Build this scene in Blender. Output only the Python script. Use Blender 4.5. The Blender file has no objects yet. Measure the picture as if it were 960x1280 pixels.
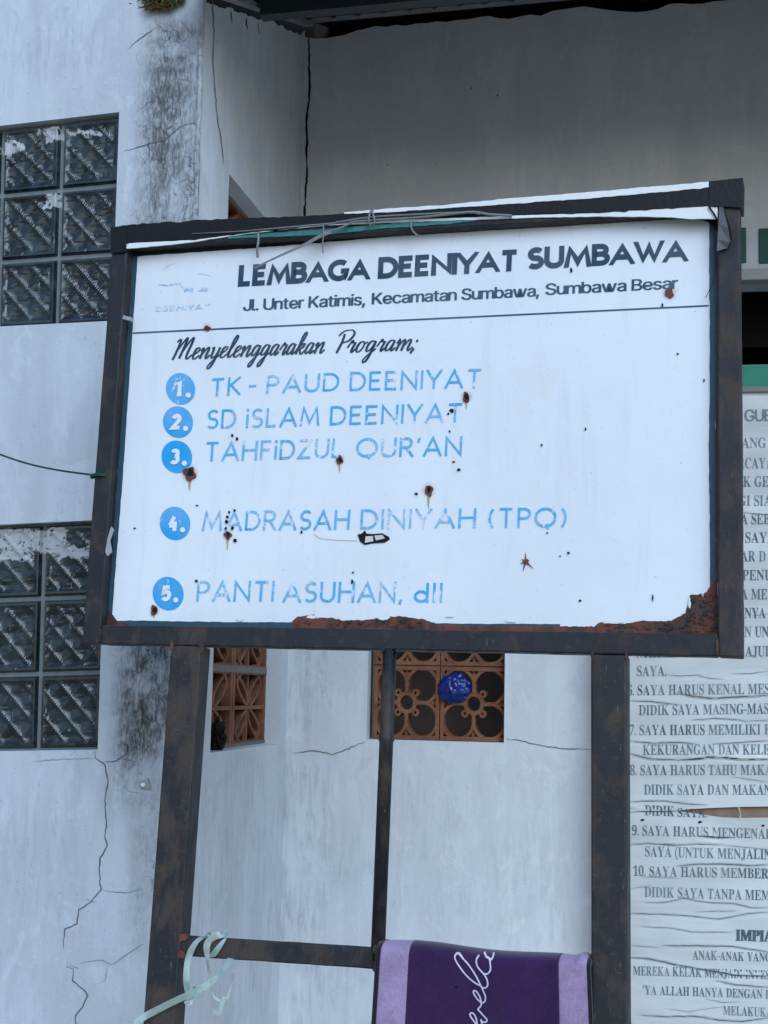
import bpy, bmesh, math, random, json
from mathutils import Vector, Matrix, noise
from mathutils.geometry import tessellate_polygon
random.seed(7)
SC = bpy.context.scene
COL = SC.collection

# ---------------------------------------------------------------- camera
F, CX, CY = 1900.0, 480.0, 640.0
RX = Vector((0.9842869, 0.1754317, 0.0200750))      # camera right in the world
DN = Vector((-0.0006515, 0.1172975, -0.9930966))    # camera down
FW = Vector((-0.1765754, 0.9774789, 0.1155687))     # camera forward
CAM = Vector((0, 0, 1.55))
cd = bpy.data.cameras.new('camera')
cd.sensor_fit = 'HORIZONTAL'; cd.sensor_width = 36; cd.lens = F / 960 * 36
cd.clip_start = 0.05; cd.clip_end = 2000
cam = bpy.data.objects.new('camera', cd); COL.objects.link(cam)
m3 = Matrix((RX, -DN, -FW)).transposed()
cam.matrix_world = Matrix.Translation(CAM) @ m3.to_4x4()
SC.camera = cam
SC.render.resolution_x = 768; SC.render.resolution_y = 1024

# ---------------------------------------------------------------- sky, sun, exposure
SUN_EL, SUN_AZ = math.radians(34), math.radians(155)   # azimuth clockwise from +Y
w = bpy.data.worlds.new('World'); SC.world = w; w.use_nodes = True
wn = w.node_tree
sky = wn.nodes.new('ShaderNodeTexSky'); sky.sky_type = 'NISHITA'; sky.sun_disc = False
sky.sun_elevation = SUN_EL; sky.sun_rotation = SUN_AZ
sky.air_density = 1.0; sky.dust_density = 1.0; sky.ozone_density = 3.5
bg = wn.nodes['Background']; bg.inputs['Strength'].default_value = 0.15
wn.links.new(sky.outputs[0], bg.inputs['Color'])
sl = bpy.data.lights.new('sun', 'SUN'); sl.energy = 1.5; sl.angle = math.radians(42); sl.color = (0.64, 0.845, 1.0)
so = bpy.data.objects.new('sun', sl); COL.objects.link(so)
sd = Vector((math.sin(SUN_AZ) * math.cos(SUN_EL), math.cos(SUN_AZ) * math.cos(SUN_EL), math.sin(SUN_EL)))
so.rotation_euler = (-sd).to_track_quat('-Z', 'Y').to_euler(); so.location = (2, -6, 9)
SC.view_settings.view_transform = 'Standard'; SC.view_settings.look = 'None'
SC.view_settings.exposure = 0.36; SC.view_settings.gamma = 1.0; SC.view_settings.use_curve_mapping = False

# ---------------------------------------------------------------- geometry of the place
D1, D2, DP = 3.29, 4.30, 4.16           # depth of the front block, the recessed wall and the banner
def ray(px, py): return RX * ((px - CX) / F) + DN * ((py - CY) / F) + FW
def on_y(px, py, Y):
    r = ray(px, py); return CAM + r * ((Y - CAM.y) / r.y)
def on_x(px, py, X):
    r = ray(px, py); return CAM + r * ((X - CAM.x) / r.x)
SR = Matrix(((0.9928871, 0.1185932, 0.0105292), (-0.1190150, 0.9910495, 0.0604676), (-0.0032640, -0.0612906, 0.9981146)))
SP = Vector((-1.099332, 2.813967, 1.621618))
_h = (SP.z + SR[2][0] * .62 + SR[2][1] * .02) / SR[2][2]
SROOT = SP + SR @ Vector((.62, .02, -_h))
SRI = SR.transposed()
def S(px, py, y=0.0):
    """a point of the sign's own plane, y metres behind the face of its tubes, in the sign's local frame"""
    o = SRI @ (CAM - SROOT); d = SRI @ ray(px, py)
    return o + d * ((y - o.y) / d.y)
XC = on_y(247, 230, D1).x                 # the corner of the front block

# ---------------------------------------------------------------- material helpers
def setin(nt, sock, v):
    if v is None: return
    if isinstance(v, bpy.types.NodeSocket): nt.links.new(v, sock)
    else:
        if sock.type == 'RGBA' and len(v) == 3: v = (*v, 1)
        sock.default_value = v
class MT:
    def __init__(s, name, rough=.7, spec=.4, metal=0):
        s.m = bpy.data.materials.new(name); s.m.use_nodes = True; s.nt = s.m.node_tree
        s.b = s.nt.nodes['Principled BSDF']
        s.set('Roughness', rough); s.set('Specular IOR Level', spec); s.set('Metallic', metal)
    def set(s, k, v): setin(s.nt, s.b.inputs[k], v); return s
    def node(s, t, **kw):
        n = s.nt.nodes.new('ShaderNode' + t)
        for k, v in kw.items(): setattr(n, k, v)
        return n
    def pos(s, obj=False):
        if obj: return s.node('TexCoord').outputs['Object']
        return s.node('NewGeometry').outputs['Position']
    def scale(s, v, sc, off=(0, 0, 0)):
        n = s.node('Mapping'); setin(s.nt, n.inputs['Vector'], v); n.inputs['Scale'].default_value = sc; n.inputs['Location'].default_value = off
        return n.outputs[0]
    def noise(s, v, sc, detail=4, rough=.55, dist=0):
        n = s.node('TexNoise'); setin(s.nt, n.inputs['Vector'], v)
        n.inputs['Scale'].default_value = sc; n.inputs['Detail'].default_value = detail
        n.inputs['Roughness'].default_value = rough; n.inputs['Distortion'].default_value = dist
        return n.outputs['Fac']
    def vor(s, v, sc, feature='F1'):
        n = s.node('TexVoronoi', feature=feature); setin(s.nt, n.inputs['Vector'], v); n.inputs['Scale'].default_value = sc
        return n.outputs['Distance']
    def ramp(s, v, a, b, o0=0.0, o1=1.0, smooth=True):
        n = s.node('MapRange', interpolation_type='SMOOTHSTEP' if smooth else 'LINEAR')
        setin(s.nt, n.inputs['Value'], v)
        n.inputs['From Min'].default_value = a; n.inputs['From Max'].default_value = b
        n.inputs['To Min'].default_value = o0; n.inputs['To Max'].default_value = o1
        return n.outputs[0]
    def math(s, op, a, b=None):
        n = s.node('Math', operation=op); setin(s.nt, n.inputs[0], a)
        if b is not None: setin(s.nt, n.inputs[1], b)
        return n.outputs[0]
    def mul(s, *v):
        r = v[0]
        for k in v[1:]: r = s.math('MULTIPLY', r, k)
        return r
    def mix(s, f, a, b):
        n = s.node('Mix', data_type='RGBA'); setin(s.nt, n.inputs[0], f); setin(s.nt, n.inputs[6], a); setin(s.nt, n.inputs[7], b)
        return n.outputs[2]
    def sep(s, v):
        n = s.node('SeparateXYZ'); setin(s.nt, n.inputs[0], v); return n.outputs
    def band(s, v, a, b, e):   # 1 between a and b, soft edge e
        return s.mul(s.ramp(v, a - e, a + e), s.ramp(v, b - e, b + e, 1, 0))
    def bump(s, h, strength=.3, dist=.002):
        n = s.node('Bump'); setin(s.nt, n.inputs['Height'], h); n.inputs['Strength'].default_value = strength; n.inputs['Distance'].default_value = dist
        s.set('Normal', n.outputs[0]); return s
    def base(s, c): return s.set('Base Color', c)

def flat(name, col, rough=.6, spec=.4, var=.12, sc=40, bump=.15):
    m = MT(name, rough, spec); p = m.pos(True); n = m.noise(p, sc, 5)
    m.base(m.mix(n, tuple(c * (1 - var) for c in col), tuple(min(1, c * (1 + var)) for c in col)))
    m.bump(m.noise(p, sc * 3, 4), bump, .001)
    return m.m

# ---------------------------------------------------------------- mesh helpers
class MB:
    def __init__(s): s.v = []; s.f = []
    def add(s, vs, fs):
        k = len(s.v); s.v += [Vector(v) for v in vs]; s.f += [[i + k for i in f] for f in fs]; return s
    def quad(s, *p): return s.add(p, [[0, 1, 2, 3]])
    def hexa(s, a, b):          # two quads, front a, back b
        return s.add(list(a) + list(b), [[0, 1, 2, 3], [7, 6, 5, 4], [0, 4, 5, 1], [1, 5, 6, 2], [2, 6, 7, 3], [3, 7, 4, 0]])
    def box(s, x0, x1, y0, y1, z0, z1):
        return s.hexa([(x0, y0, z0), (x1, y0, z0), (x1, y0, z1), (x0, y0, z1)], [(x0, y1, z0), (x1, y1, z0), (x1, y1, z1), (x0, y1, z1)])
    def grid(s, rows):          # rows of equal length point lists
        n = len(rows[0]); vs = [p for r in rows for p in r]
        fs = [[i * n + j, i * n + j + 1, (i + 1) * n + j + 1, (i + 1) * n + j] for i in range(len(rows) - 1) for j in range(n - 1)]
        return s.add(vs, fs)
    def tube(s, pts, rad, n=8):
        pts = [Vector(p) for p in pts]; rows = []
        rr = rad if isinstance(rad, (list, tuple)) else [rad] * len(pts)
        ref = None
        for i, p in enumerate(pts):
            t = (pts[min(i + 1, len(pts) - 1)] - pts[max(i - 1, 0)]).normalized()
            if ref is None: ref = t.orthogonal().normalized()
            ref = (ref - t * ref.dot(t)).normalized(); q = t.cross(ref)
            rows.append([p + (ref * math.cos(2 * math.pi * k / n) + q * math.sin(2 * math.pi * k / n)) * rr[i] for k in range(n + 1)])
        s.grid(rows); k = len(s.v)
        s.f.append([k - 1 - j for j in range(n)]); s.f.append([k - len(rows) * (n + 1) + j for j in range(n)])
        return s
    def poly(s, outer, holes=()):
        loops = [list(map(Vector, outer))] + [list(map(Vector, h)) for h in holes]
        # tessellate in the dominant 2-D plane
        tri = tessellate_polygon(loops); vs = [p for l in loops for p in l]
        return s.add(vs, [list(t) for t in tri])
    def slab(s, outer, back, holes=()):     # filled outline with thickness along vector back
        s.poly(outer, holes); back = Vector(back)
        for l in [outer, *holes]:
            l = list(map(Vector, l)); n = len(l)
            for i in range(n): s.quad(l[i], l[(i + 1) % n], l[(i + 1) % n] + back, l[i] + back)
        return s
    def build(s, name, mat, parent=None, smooth=False, bevel=0, recalc=True):
        me = bpy.data.meshes.new(name); me.from_pydata(s.v, [], s.f); me.update()
        bm = bmesh.new(); bm.from_mesh(me)
        if recalc:
            bmesh.ops.remove_doubles(bm, verts=bm.verts, dist=1e-6)
            bmesh.ops.recalc_face_normals(bm, faces=bm.faces)
        bm.to_mesh(me); bm.free()
        if smooth:
            for p in me.polygons: p.use_smooth = True
        o = bpy.data.objects.new(name, me); COL.objects.link(o)
        if mat: me.materials.append(mat)
        if parent: o.parent = parent
        if bevel:
            b = o.modifiers.new('bevel', 'BEVEL'); b.width = bevel; b.segments = 2; b.limit_method = 'ANGLE'
        return o

def tag(o, label=None, cat=None, group=None, kind=None):
    if label: o['label'] = label
    if cat: o['category'] = cat
    if group: o['group'] = group
    if kind: o['kind'] = kind
    return o
def empty(name, loc=(0, 0, 0), R=None):
    o = bpy.data.objects.new(name, None); COL.objects.link(o); o.empty_display_size = .1
    M = Matrix.Translation(Vector(loc))
    if R is not None: M = M @ R.to_4x4()
    o.matrix_world = M; return o
def catmull(pts, n=8):
    pts = [Vector(p) for p in pts]; out = []
    for i in range(len(pts) - 1):
        p0, p1, p2, p3 = pts[max(i - 1, 0)], pts[i], pts[i + 1], pts[min(i + 2, len(pts) - 1)]
        for k in range(n):
            t = k / n
            out.append(.5 * ((2 * p1) + (p2 - p0) * t + (2 * p0 - 5 * p1 + 4 * p2 - p3) * t * t + (3 * p1 - p0 - 3 * p2 + p3) * t ** 3))
    out.append(pts[-1]); return out
def lerp(a, b, t): return a + (b - a) * t
def pl(pts, x):               # piecewise linear y(x)
    for (x0, y0), (x1, y1) in zip(pts, pts[1:]):
        if x <= x1: return y0 + (y1 - y0) * (x - x0) / (x1 - x0) if x1 != x0 else y0
    return pts[-1][1]
def jag(x, sc=1.0, seed=0): return noise.noise(Vector((x * sc, seed * 7.3, 0.5)))

# ---------------------------------------------------------------- materials
def plaster(name, base, streak=.10, dark=None, stains=(), drip=None, rough=.85, gloom=0):
    m = MT(name, rough, .25); p = m.pos(); x, y, z = m.sep(p)
    n1 = m.noise(m.scale(p, (3, 3, .7)), 3.0, 6, .6)
    n2 = m.noise(m.scale(p, (14, 14, 1.2)), 3.0, 6, .65)
    n3 = m.noise(p, 26, 6, .7)
    lo = tuple(c * (1 - streak * 2.0) for c in base)
    c = m.mix(m.ramp(n1, .36, .64), lo, base)
    pt = m.noise(m.scale(p, (1, 1, .8), (5, 2, 9)), 5.5, 7, .68, .8); c = m.mix(m.mul(m.ramp(pt, .50, .58), .7), c, tuple(k * (1 - streak * 1.9) for k in base))
    pw = m.noise(m.scale(p, (1, 1, .6), (1, 7, 3)), 16, 6, .7, .5); c = m.mix(m.mul(m.ramp(pw, .56, .66), .5), c, tuple(min(.8, k * 1.13) for k in base))
    c = m.mix(m.mul(m.ramp(n2, .5, .72), .55), c, tuple(k * (1 - streak * 2.6) for k in base))
    c = m.mix(m.mul(m.ramp(n3, .52, .75), .3), c, tuple(min(.85, k * 1.12) for k in base))
    spk = m.noise(p, 140, 3, .6)
    c = m.mix(m.mul(m.ramp(spk, .68, .74), .6), c, tuple(k * .35 for k in base))
    if drip:      # worn zones with vertical drip marks: (x0,x1,z0,z1,soft,strength)
        for (a0, a1, z0, z1, e, st) in drip:
            d = m.noise(m.scale(p, (30, 30, 4)), 2.2, 5, .7, .4)
            patch = m.noise(p, 7, 4, .6)
            f = m.mul(m.band(x, a0, a1, e), m.band(z, z0, z1, e), m.ramp(d, .44, .62), m.ramp(patch, .36, .62), st)
            c = m.mix(f, c, tuple(k * .52 for k in base))
    for (a0, a1, z0, z1, e, st, dk) in stains:
        d = m.noise(m.scale(p, (22, 22, 9)), 2.0, 8, .74, .8)
        g = m.noise(p, 5, 5, .65, .8)
        fine = m.noise(m.scale(p, (60, 60, 16)), 3, 6, .75)
        f0 = m.mul(m.band(x, a0, a1, e), m.band(z, z0, z1, .05))
        f = m.mul(f0, m.ramp(m.math('ADD', m.mul(d, .5), m.mul(g, .6)), .40, .64), m.ramp(fine, .34, .60, .30, 1), st)
        c = m.mix(f, c, dk)
    if stains:      # map cracking inside the mouldy zone
        q = m.node('TexVoronoi', feature='DISTANCE_TO_EDGE'); 
        dv = m.node('VectorMath', operation='ADD'); sc_ = m.node('TexNoise'); setin(m.nt, sc_.inputs['Vector'], p); sc_.inputs['Scale'].default_value = 22; sc_.inputs['Detail'].default_value = 4
        sv = m.node('VectorMath', operation='SCALE'); setin(m.nt, sv.inputs[0], sc_.outputs['Color']); sv.inputs['Scale'].default_value = .07
        setin(m.nt, dv.inputs[0], p); setin(m.nt, dv.inputs[1], sv.outputs[0]); setin(m.nt, q.inputs['Vector'], m.scale(dv.outputs[0], (1, 1, .8))); q.inputs['Scale'].default_value = 15
        a0, a1, z0, z1 = stains[0][:4]
        lines = m.mul(m.ramp(q.outputs['Distance'], .004, .03, 1, 0), m.ramp(m.noise(p, 11, 3), .45, .62), m.band(x, a0 - .01, a1, .04), m.band(z, z0 - .3, z1, .05), .75)
        c = m.mix(lines, c, (.045, .047, .05))
    if dark is not None:
        c = m.mix(m.mul(m.ramp(m.noise(p, 2.2, 5), .45, .7), .5), c, dark)
    m.base(c)
    h = m.math('ADD', m.mul(m.noise(p, 60, 6, .7), .6), m.mul(m.noise(m.scale(p, (1, 1, .4)), 12, 4), 1.0))
    h = m.math('ADD', h, m.mul(m.ramp(pt, .49, .58), .28)); m.bump(h, .38, .004)
    return m.m

def rusty(name, paint=(.013, .015, .020), rust=(.050, .038, .033), amount=.5, deep=(.075, .032, .020)):
    m = MT(name, .6, .35); p = m.pos(True)
    n = m.noise(m.scale(p, (1, 1, .45)), 22, 8, .7, .6); k = m.noise(p, 120, 6, .75); l = m.noise(p, 9, 4, .6)
    c = m.mix(m.ramp(m.math('ADD', m.mul(n, .7), m.mul(l, .4)), .66 - .25 * amount, .80 - .25 * amount), paint, rust)
    c = m.mix(m.mul(m.ramp(k, .58, .72), .75), c, deep)
    c = m.mix(m.mul(m.ramp(m.noise(m.scale(p, (1, 1, .2)), 190, 4, .7), .64, .72), .55), c, (.16, .145, .13))
    c = m.mix(m.mul(m.ramp(m.noise(m.scale(p, (.25, 1, 1), (3, 5, 1)), 150, 5, .75), .60, .70), .5), c, (.10, .085, .075))
    c = m.mix(m.mul(m.ramp(m.noise(m.scale(p, (1, 1, 1), (7, 1, 3)), 55, 6, .8), .60, .68), .6), c, tuple(q * .45 for q in paint))
    c = m.mix(m.mul(m.ramp(m.vor(p, 85), .16, .10), m.ramp(m.noise(p, 35, 3), .48, .6), .8), c, tuple(q * .5 for q in deep))
    m.base(c); m.set('Roughness', m.ramp(n, .3, .7, .42, .85))
    m.bump(m.math('ADD', m.mul(k, .6), m.mul(n, .8)), .5, .0015)
    return m.m

M = {}
M['metal'] = rusty('worn black painted steel', amount=.50)
M['post'] = rusty('weathered black steel post', amount=.62)
M['rust'] = rusty('bare rusted steel', (.045, .018, .014), (.135, .045, .028), .8, (.012, .007, .007))
M['tape'] = flat('black plastic tape', (.005, .0055, .007), .5, .25, .5, 45, .8)
M['vinyl'] = flat('white vinyl edge', (.68, .70, .72), .5, .4, .1, 25, .3)
RUSTS = [(237, 592, 6.8, 9, 21, 22), (424.5, 575, 4, 5, 22, 17), (583, 496, 4.2, 6, 23, 16), (535.5, 613, 5, 6.5, 24, 24), (284.5, 668.5, 4.2, 5, 25, 20), (192.5, 763, 4.2, 6, 26, 10), (837, 366, 5.2, 5.5, 27, 0), (258.5, 410, 3.6, 2.8, 28, 0)]
YB = .028                                                    # the board lies behind the face of the tubes
def board_mat():
    m = MT('white printed vinyl', .33, .45); p = m.pos(True)
    a = m.noise(p, 2.5, 4); b = m.noise(p, 30, 6, .7); sp = m.noise(p, 160, 2)
    c = m.mix(m.ramp(a, .3, .7), (.645, .68, .735), (.695, .73, .785))
    g = m.noise(m.scale(p, (9, 1, .9)), 3, 6, .7, .5)
    c = m.mix(m.mul(m.ramp(g, .52, .72), .22), c, (.50, .50, .48))
    c = m.mix(m.mul(m.ramp(m.noise(p, 6, 5, .65), .58, .74), .22), c, (.60, .58, .50))
    c = m.mix(m.mul(m.ramp(b, .6, .76), .3), c, (.55, .57, .58))
    c = m.mix(m.mul(m.ramp(sp, .735, .76), .55), c, (.22, .22, .22))
    wob = m.mul(m.math('SUBTRACT', m.noise(p, 90, 5, .7), .5), .014)
    for (x, y, rx, ry, s_, st) in RUSTS + [(657, 703, 2.5, 2.5, 0, 0)]:
        d = m.node('VectorMath', operation='DISTANCE'); setin(m.nt, d.inputs[0], p); d.inputs[1].default_value = S(x, y, YB)
        f = m.ramp(m.math('ADD', d.outputs['Value'], wob), rx * .0012, rx * .0034, 1, 0)
        c = m.mix(m.mul(f, .5), c, (.40, .25, .13))
    m.base(c); m.set('Roughness', m.ramp(b, .3, .7, .26, .5))
    m.bump(m.math('ADD', m.mul(m.noise(p, 7, 3), 3.0), m.math('ADD', m.mul(m.noise(p, 60, 4), .3), m.mul(m.ramp(m.vor(p, 9), .0, .10), .25))), .3, .003); return m.m
M['board'] = board_mat()
def ink(name, col, wear, board=(.69, .71, .75), sc=55, tone=.35):
    m = MT(name, .45, .35); p = m.pos(True)
    n = m.noise(m.scale(p, (1.4, 1, .8)), sc, 6, .75, .4); l = m.noise(p, 9, 3); g = m.noise(p, 170, 3, .7)
    c = m.mix(m.ramp(l, .35, .65), col, tuple(lerp(a, b, tone) for a, b in zip(col, board)))
    f = m.ramp(m.math('ADD', m.math('ADD', m.mul(n, .6), m.mul(l, .25)), m.mul(g, .25)), .66 - wear, .72 - wear)
    m.base(m.mix(f, c, board)); return m.m
M['ink_navy'] = ink('navy sign ink', (.006, .036, .070), -.04, tone=.05)
M['ink_slate'] = ink('slate sign ink', (.02, .065, .12), -.03, tone=.06)
M['ink_blue'] = ink('faded blue sign ink', (.045, .35, .66), .085, tone=.30)
M['ink_disc'] = ink('blue disc ink', (.008, .30, .66), .03, tone=.14)
M['ink_ghost'] = ink('nearly gone blue ink', (.22, .43, .66), .14, tone=.5)
M['number'] = flat('white numeral ink', (.69, .71, .75), .45, .3, .04)
M['teal'] = flat('dark teal vinyl border', (.018, .055, .085), .5, .4, .3, 60)
M['teal_band'] = flat('faded green vinyl', (.03, .17, .15), .5, .4, .5, 90)
M['streak'] = flat('rust bleed', (.42, .30, .18), .6, .3, .3, 80)
M['black'] = flat('black dirt and shaded hollows', (.01, .009, .009), .8, .2, .3, 90)  # dirt, and the painted darkness of holes, roof gap and doorway
M['wire'] = flat('grey wire', (.17, .17, .18), .5, .4, .35, 120)
M['paper'] = flat('torn pale paper', (.52, .53, .52), .7, .3, .2, 60)
M['dark'] = flat('unlit room plaster', (.03, .03, .032), .9, .2)
M['crack'] = flat('crack shadow line', (.10, .104, .112), .95, .1)
M['crackl'] = flat('fine crack line', (.22, .23, .25), .95, .1)
M['concrete'] = flat('concrete ground', (.34, .285, .20), .9, .2, .25, 4, .4)
SMEARS = [(-60, 51, 661, 689), (48, 79, 661, 690), (66, 112, 683, 697), (-60, 37, 689.5, 700), (-1, 26, 174, 189), (47, 73, 156, 173), (80, 124, 159, 164.5), (52, 72, 238, 256), (-70, -30, 176, 190)]
def smear(m, p, c, strength):
    x, y, z = m.sep(p)
    wz = m.mul(m.math('SUBTRACT', m.noise(m.scale(p, (1, 1, .5)), 26, 5, .7), .5), .055); wx = m.mul(m.math('SUBTRACT', m.noise(m.scale(p, (1, 1, 1), (3, 1, 7)), 30, 5, .7), .5), .10)
    zz = m.math('ADD', z, wz); xx = m.math('ADD', x, wx); tot = None
    for (x0, x1, y0, y1) in SMEARS:
        cx = (x0 + x1) / 2; a = on_y(x0, y1, D1); b_ = on_y(x1, y0, D1); zc0 = on_y(cx, y1, D1).z; zc1 = on_y(cx, y0, D1).z
        f = m.mul(m.band(xx, a.x, b_.x, .002), m.band(zz, zc0, zc1, .002)); tot = f if tot is None else m.math('MAXIMUM', tot, f)
    holes = m.ramp(m.noise(p, 75, 4, .7), .36, .46)
    f = m.mul(tot, holes, strength)
    return m.mix(f, c, (.40, .42, .45)), f
def glass():
    m = MT('pressed glass block', .12, .5); p = m.pos()
    n = m.noise(p, 18, 5, .65); k = m.noise(m.scale(p, (1, 1, .5)), 45, 5, .7)
    c = m.mix(m.ramp(n, .35, .7), (.007, .013, .016), (.028, .046, .053))
    c = m.mix(m.mul(m.ramp(k, .63, .70), .6), c, (.26, .29, .31))
    c = m.mix(m.mul(m.ramp(m.noise(m.scale(p, (1.5, 1, .22)), 60, 4, .7), .66, .70), .7), c, (.34, .37, .39))
    c, f = smear(m, p, c, .92)
    m.base(c); m.set('Roughness', m.math('MAXIMUM', m.ramp(n, .3, .7, .09, .30), m.mul(f, .8))); return m.m
M['glass'] = glass()
def grout():
    m = MT('grey glass block joint', .7, .3); p = m.pos(); n = m.noise(p, 50, 5)
    c = m.mix(n, (.09, .115, .125), (.20, .235, .245)); c, f = smear(m, p, c, .85); m.base(c); m.bump(n, .3, .002); return m.m
M['grout'] = grout()
M['smear'] = flat('smeared white paint', (.45, .47, .49), .8, .25, .3, 60)
def terracotta():
    m = MT('terracotta vent block', .85, .25); p = m.pos(); n = m.noise(p, 14, 6, .65); k = m.noise(p, 70, 5, .7)
    c = m.mix(m.ramp(n, .3, .7), (.16, .064, .036), (.27, .118, .066))
    c = m.mix(m.mul(m.ramp(k, .56, .7), .6), c, (.24, .21, .19))
    m.base(c); m.bump(k, .5, .002); return m.m
M['terracotta'] = terracotta()
M['mortar'] = flat('grey mortar', (.19, .185, .18), .9, .2, .25, 40, .5)
M['green'] = flat('green paint', (.045, .28, .19), .6, .3, .15, 20)
M['green_dark'] = flat('dark green paint', (.018, .10, .085), .55, .4, .25, 20)
M['lintel'] = flat('grey painted lintel', (.40, .41, .41), .85, .25, .15, 10, .4)
def roofm():
    m = MT('roof sheet underside', .55, .4); p = m.pos(); n = m.noise(p, 9, 6, .65)
    m.base(m.mix(n, (.022, .034, .038), (.06, .075, .078))); m.bump(m.noise(p, 60, 4), .3, .002); return m.m
M['roof'] = roofm()
M['steel'] = flat('galvanised steel angle', (.26, .27, .28), .5, .5, .3, 40)
M['banner'] = None
M['poster_ink'] = ink('grey green poster ink', (.060, .11, .145), .0, board=(.53, .56, .575), sc=80, tone=.25)
M['wood'] = flat('brown plywood', (.24, .165, .125), .85, .2, .35, 30, .4)
M['twine'] = flat('dark green twine', (.008, .055, .036), .6, .3, .4, 200)
M['bag'] = flat('blue plastic', (.003, .022, .19), .3, .5, .5, 60)
M['leaf'] = flat('weed leaf green', (.055, .085, .022), .7, .3, .5, 40)
M['root'] = flat('dry brown root', (.10, .055, .03), .9, .2, .4, 60)
M['zinc'] = flat('zinc plate', (.30, .30, .31), .4, .5, .2, 90)
M['screw'] = flat('bright screw head', (.75, .76, .78), .3, .6, .05)
def cloth(name, col, sc=900):
    m = MT(name, .95, .15); p = m.pos(True); n = m.math('ADD', m.mul(m.noise(p, sc, 3, .8), .5), m.mul(m.noise(p, sc * .28, 4, .8), .5)); l = m.noise(p, 14, 5, .65)
    c = m.mix(m.ramp(m.math('ADD', m.mul(n, .6), m.mul(l, .4)), .34, .66), tuple(k * .62 for k in col), tuple(min(1, k * 1.32) for k in col))
    m.base(c); m.set('Sheen Weight', .25); m.bump(n, .5, .002); return m.m
M['purple'] = cloth('dark purple pile', (.032, .012, .060))
M['lilac'] = cloth('lilac pile', (.30, .22, .365))
M['script'] = cloth('pale lilac print', (.60, .52, .70))
M['edge'] = cloth('black binding', (.012, .010, .016))
def ribbonm():
    m = MT('pale green plastic ribbon', .4, .5); p = m.pos(True); n = m.noise(p, 60, 4)
    c = m.mix(n, (.46, .60, .55), (.62, .72, .68)); c = m.mix(m.mul(m.ramp(m.noise(p, 45, 4, .7), .55, .62), .7), c, (.20, .52, .46))
    m.base(c); m.set('Transmission Weight', .55); return m.m
M['ribbon'] = ribbonm()
# ---------------------------------------------------------------- 2-D ribbons (letters, cracks, vent bars)
def ribbon2(pts, w, closed=False, lim=2.2):
    """mitred offset of a 2-D polyline: list of (left, right) pairs"""
    P = [Vector((p[0], p[1])) for p in pts]; n = len(P); out = []
    ws = w if isinstance(w, (list, tuple)) else [w] * n
    for i in range(n):
        if closed: a, b = P[(i - 1) % n], P[(i + 1) % n]
        else: a, b = P[max(i - 1, 0)], P[min(i + 1, n - 1)]
        d0 = P[i] - a; d1 = b - P[i]
        if d0.length < 1e-9: d0 = d1
        if d1.length < 1e-9: d1 = d0
        d0 = d0.normalized(); d1 = d1.normalized()
        n0 = Vector((-d0.y, d0.x)); n1 = Vector((-d1.y, d1.x)); m = n0 + n1
        if m.length < 1e-3: m = n0
        m.normalize(); k = min(lim, 1 / max(.2, m.dot(n0)))
        out.append((P[i] + m * ws[i] / 2 * k, P[i] - m * ws[i] / 2 * k))
    if closed: out.append(out[0])
    return out
def flat_ribbon(mb, pts, w, fn, closed=False):
    r = ribbon2(pts, w, closed)
    mb.grid([[fn(a.x, a.y), fn(b.x, b.y)] for a, b in r])
def bar_solid(mb, pts, w, fn, z0, z1, closed=False):
    r = ribbon2(pts, w, closed)
    rows = [[fn(a.x, a.y, z1), fn(a.x, a.y, z0), fn(b.x, b.y, z0), fn(b.x, b.y, z1)] for a, b in r]
    mb.grid(rows)
    if not closed: mb.quad(*rows[0]); mb.quad(*rows[-1])
def circle(c, r, n=28, a0=0, a1=360):
    full = abs(a1 - a0) >= 360
    return [(c[0] + r * math.cos(math.radians(a0 + (a1 - a0) * i / n)), c[1] + r * math.sin(math.radians(a0 + (a1 - a0) * i / n))) for i in range(n if full else n + 1)]

# ================================================================ GROUND
g = MB(); g.quad((-400, -400, 0), (400, -400, 0), (400, 400, 0), (-400, 400, 0))
tag(g.build('ground', M['concrete']), kind='structure')

# ================================================================ THE SCHOOL BUILDING
B = empty('school_building', (XC, D1, 0))
tag(B, 'whitewashed masonry building with cracked mould stained walls, glass block windows and a dark porch recess', 'building')
BI = Vector((XC, D1, 0))
def bpart(mb, name, mat, parent=None, **kw):
    par = parent or B
    off = BI
    mb.v = [v - off for v in mb.v]
    return mb.build(name, mat, par, **kw)

p_roof_back = on_y(388, 30, D2); p_roof_side = on_x(285, -2, XC)
def zroof(y): return p_roof_back.z + (y - D2) * (p_roof_back.z - p_roof_side.z) / (D2 - p_roof_side.y)

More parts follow.
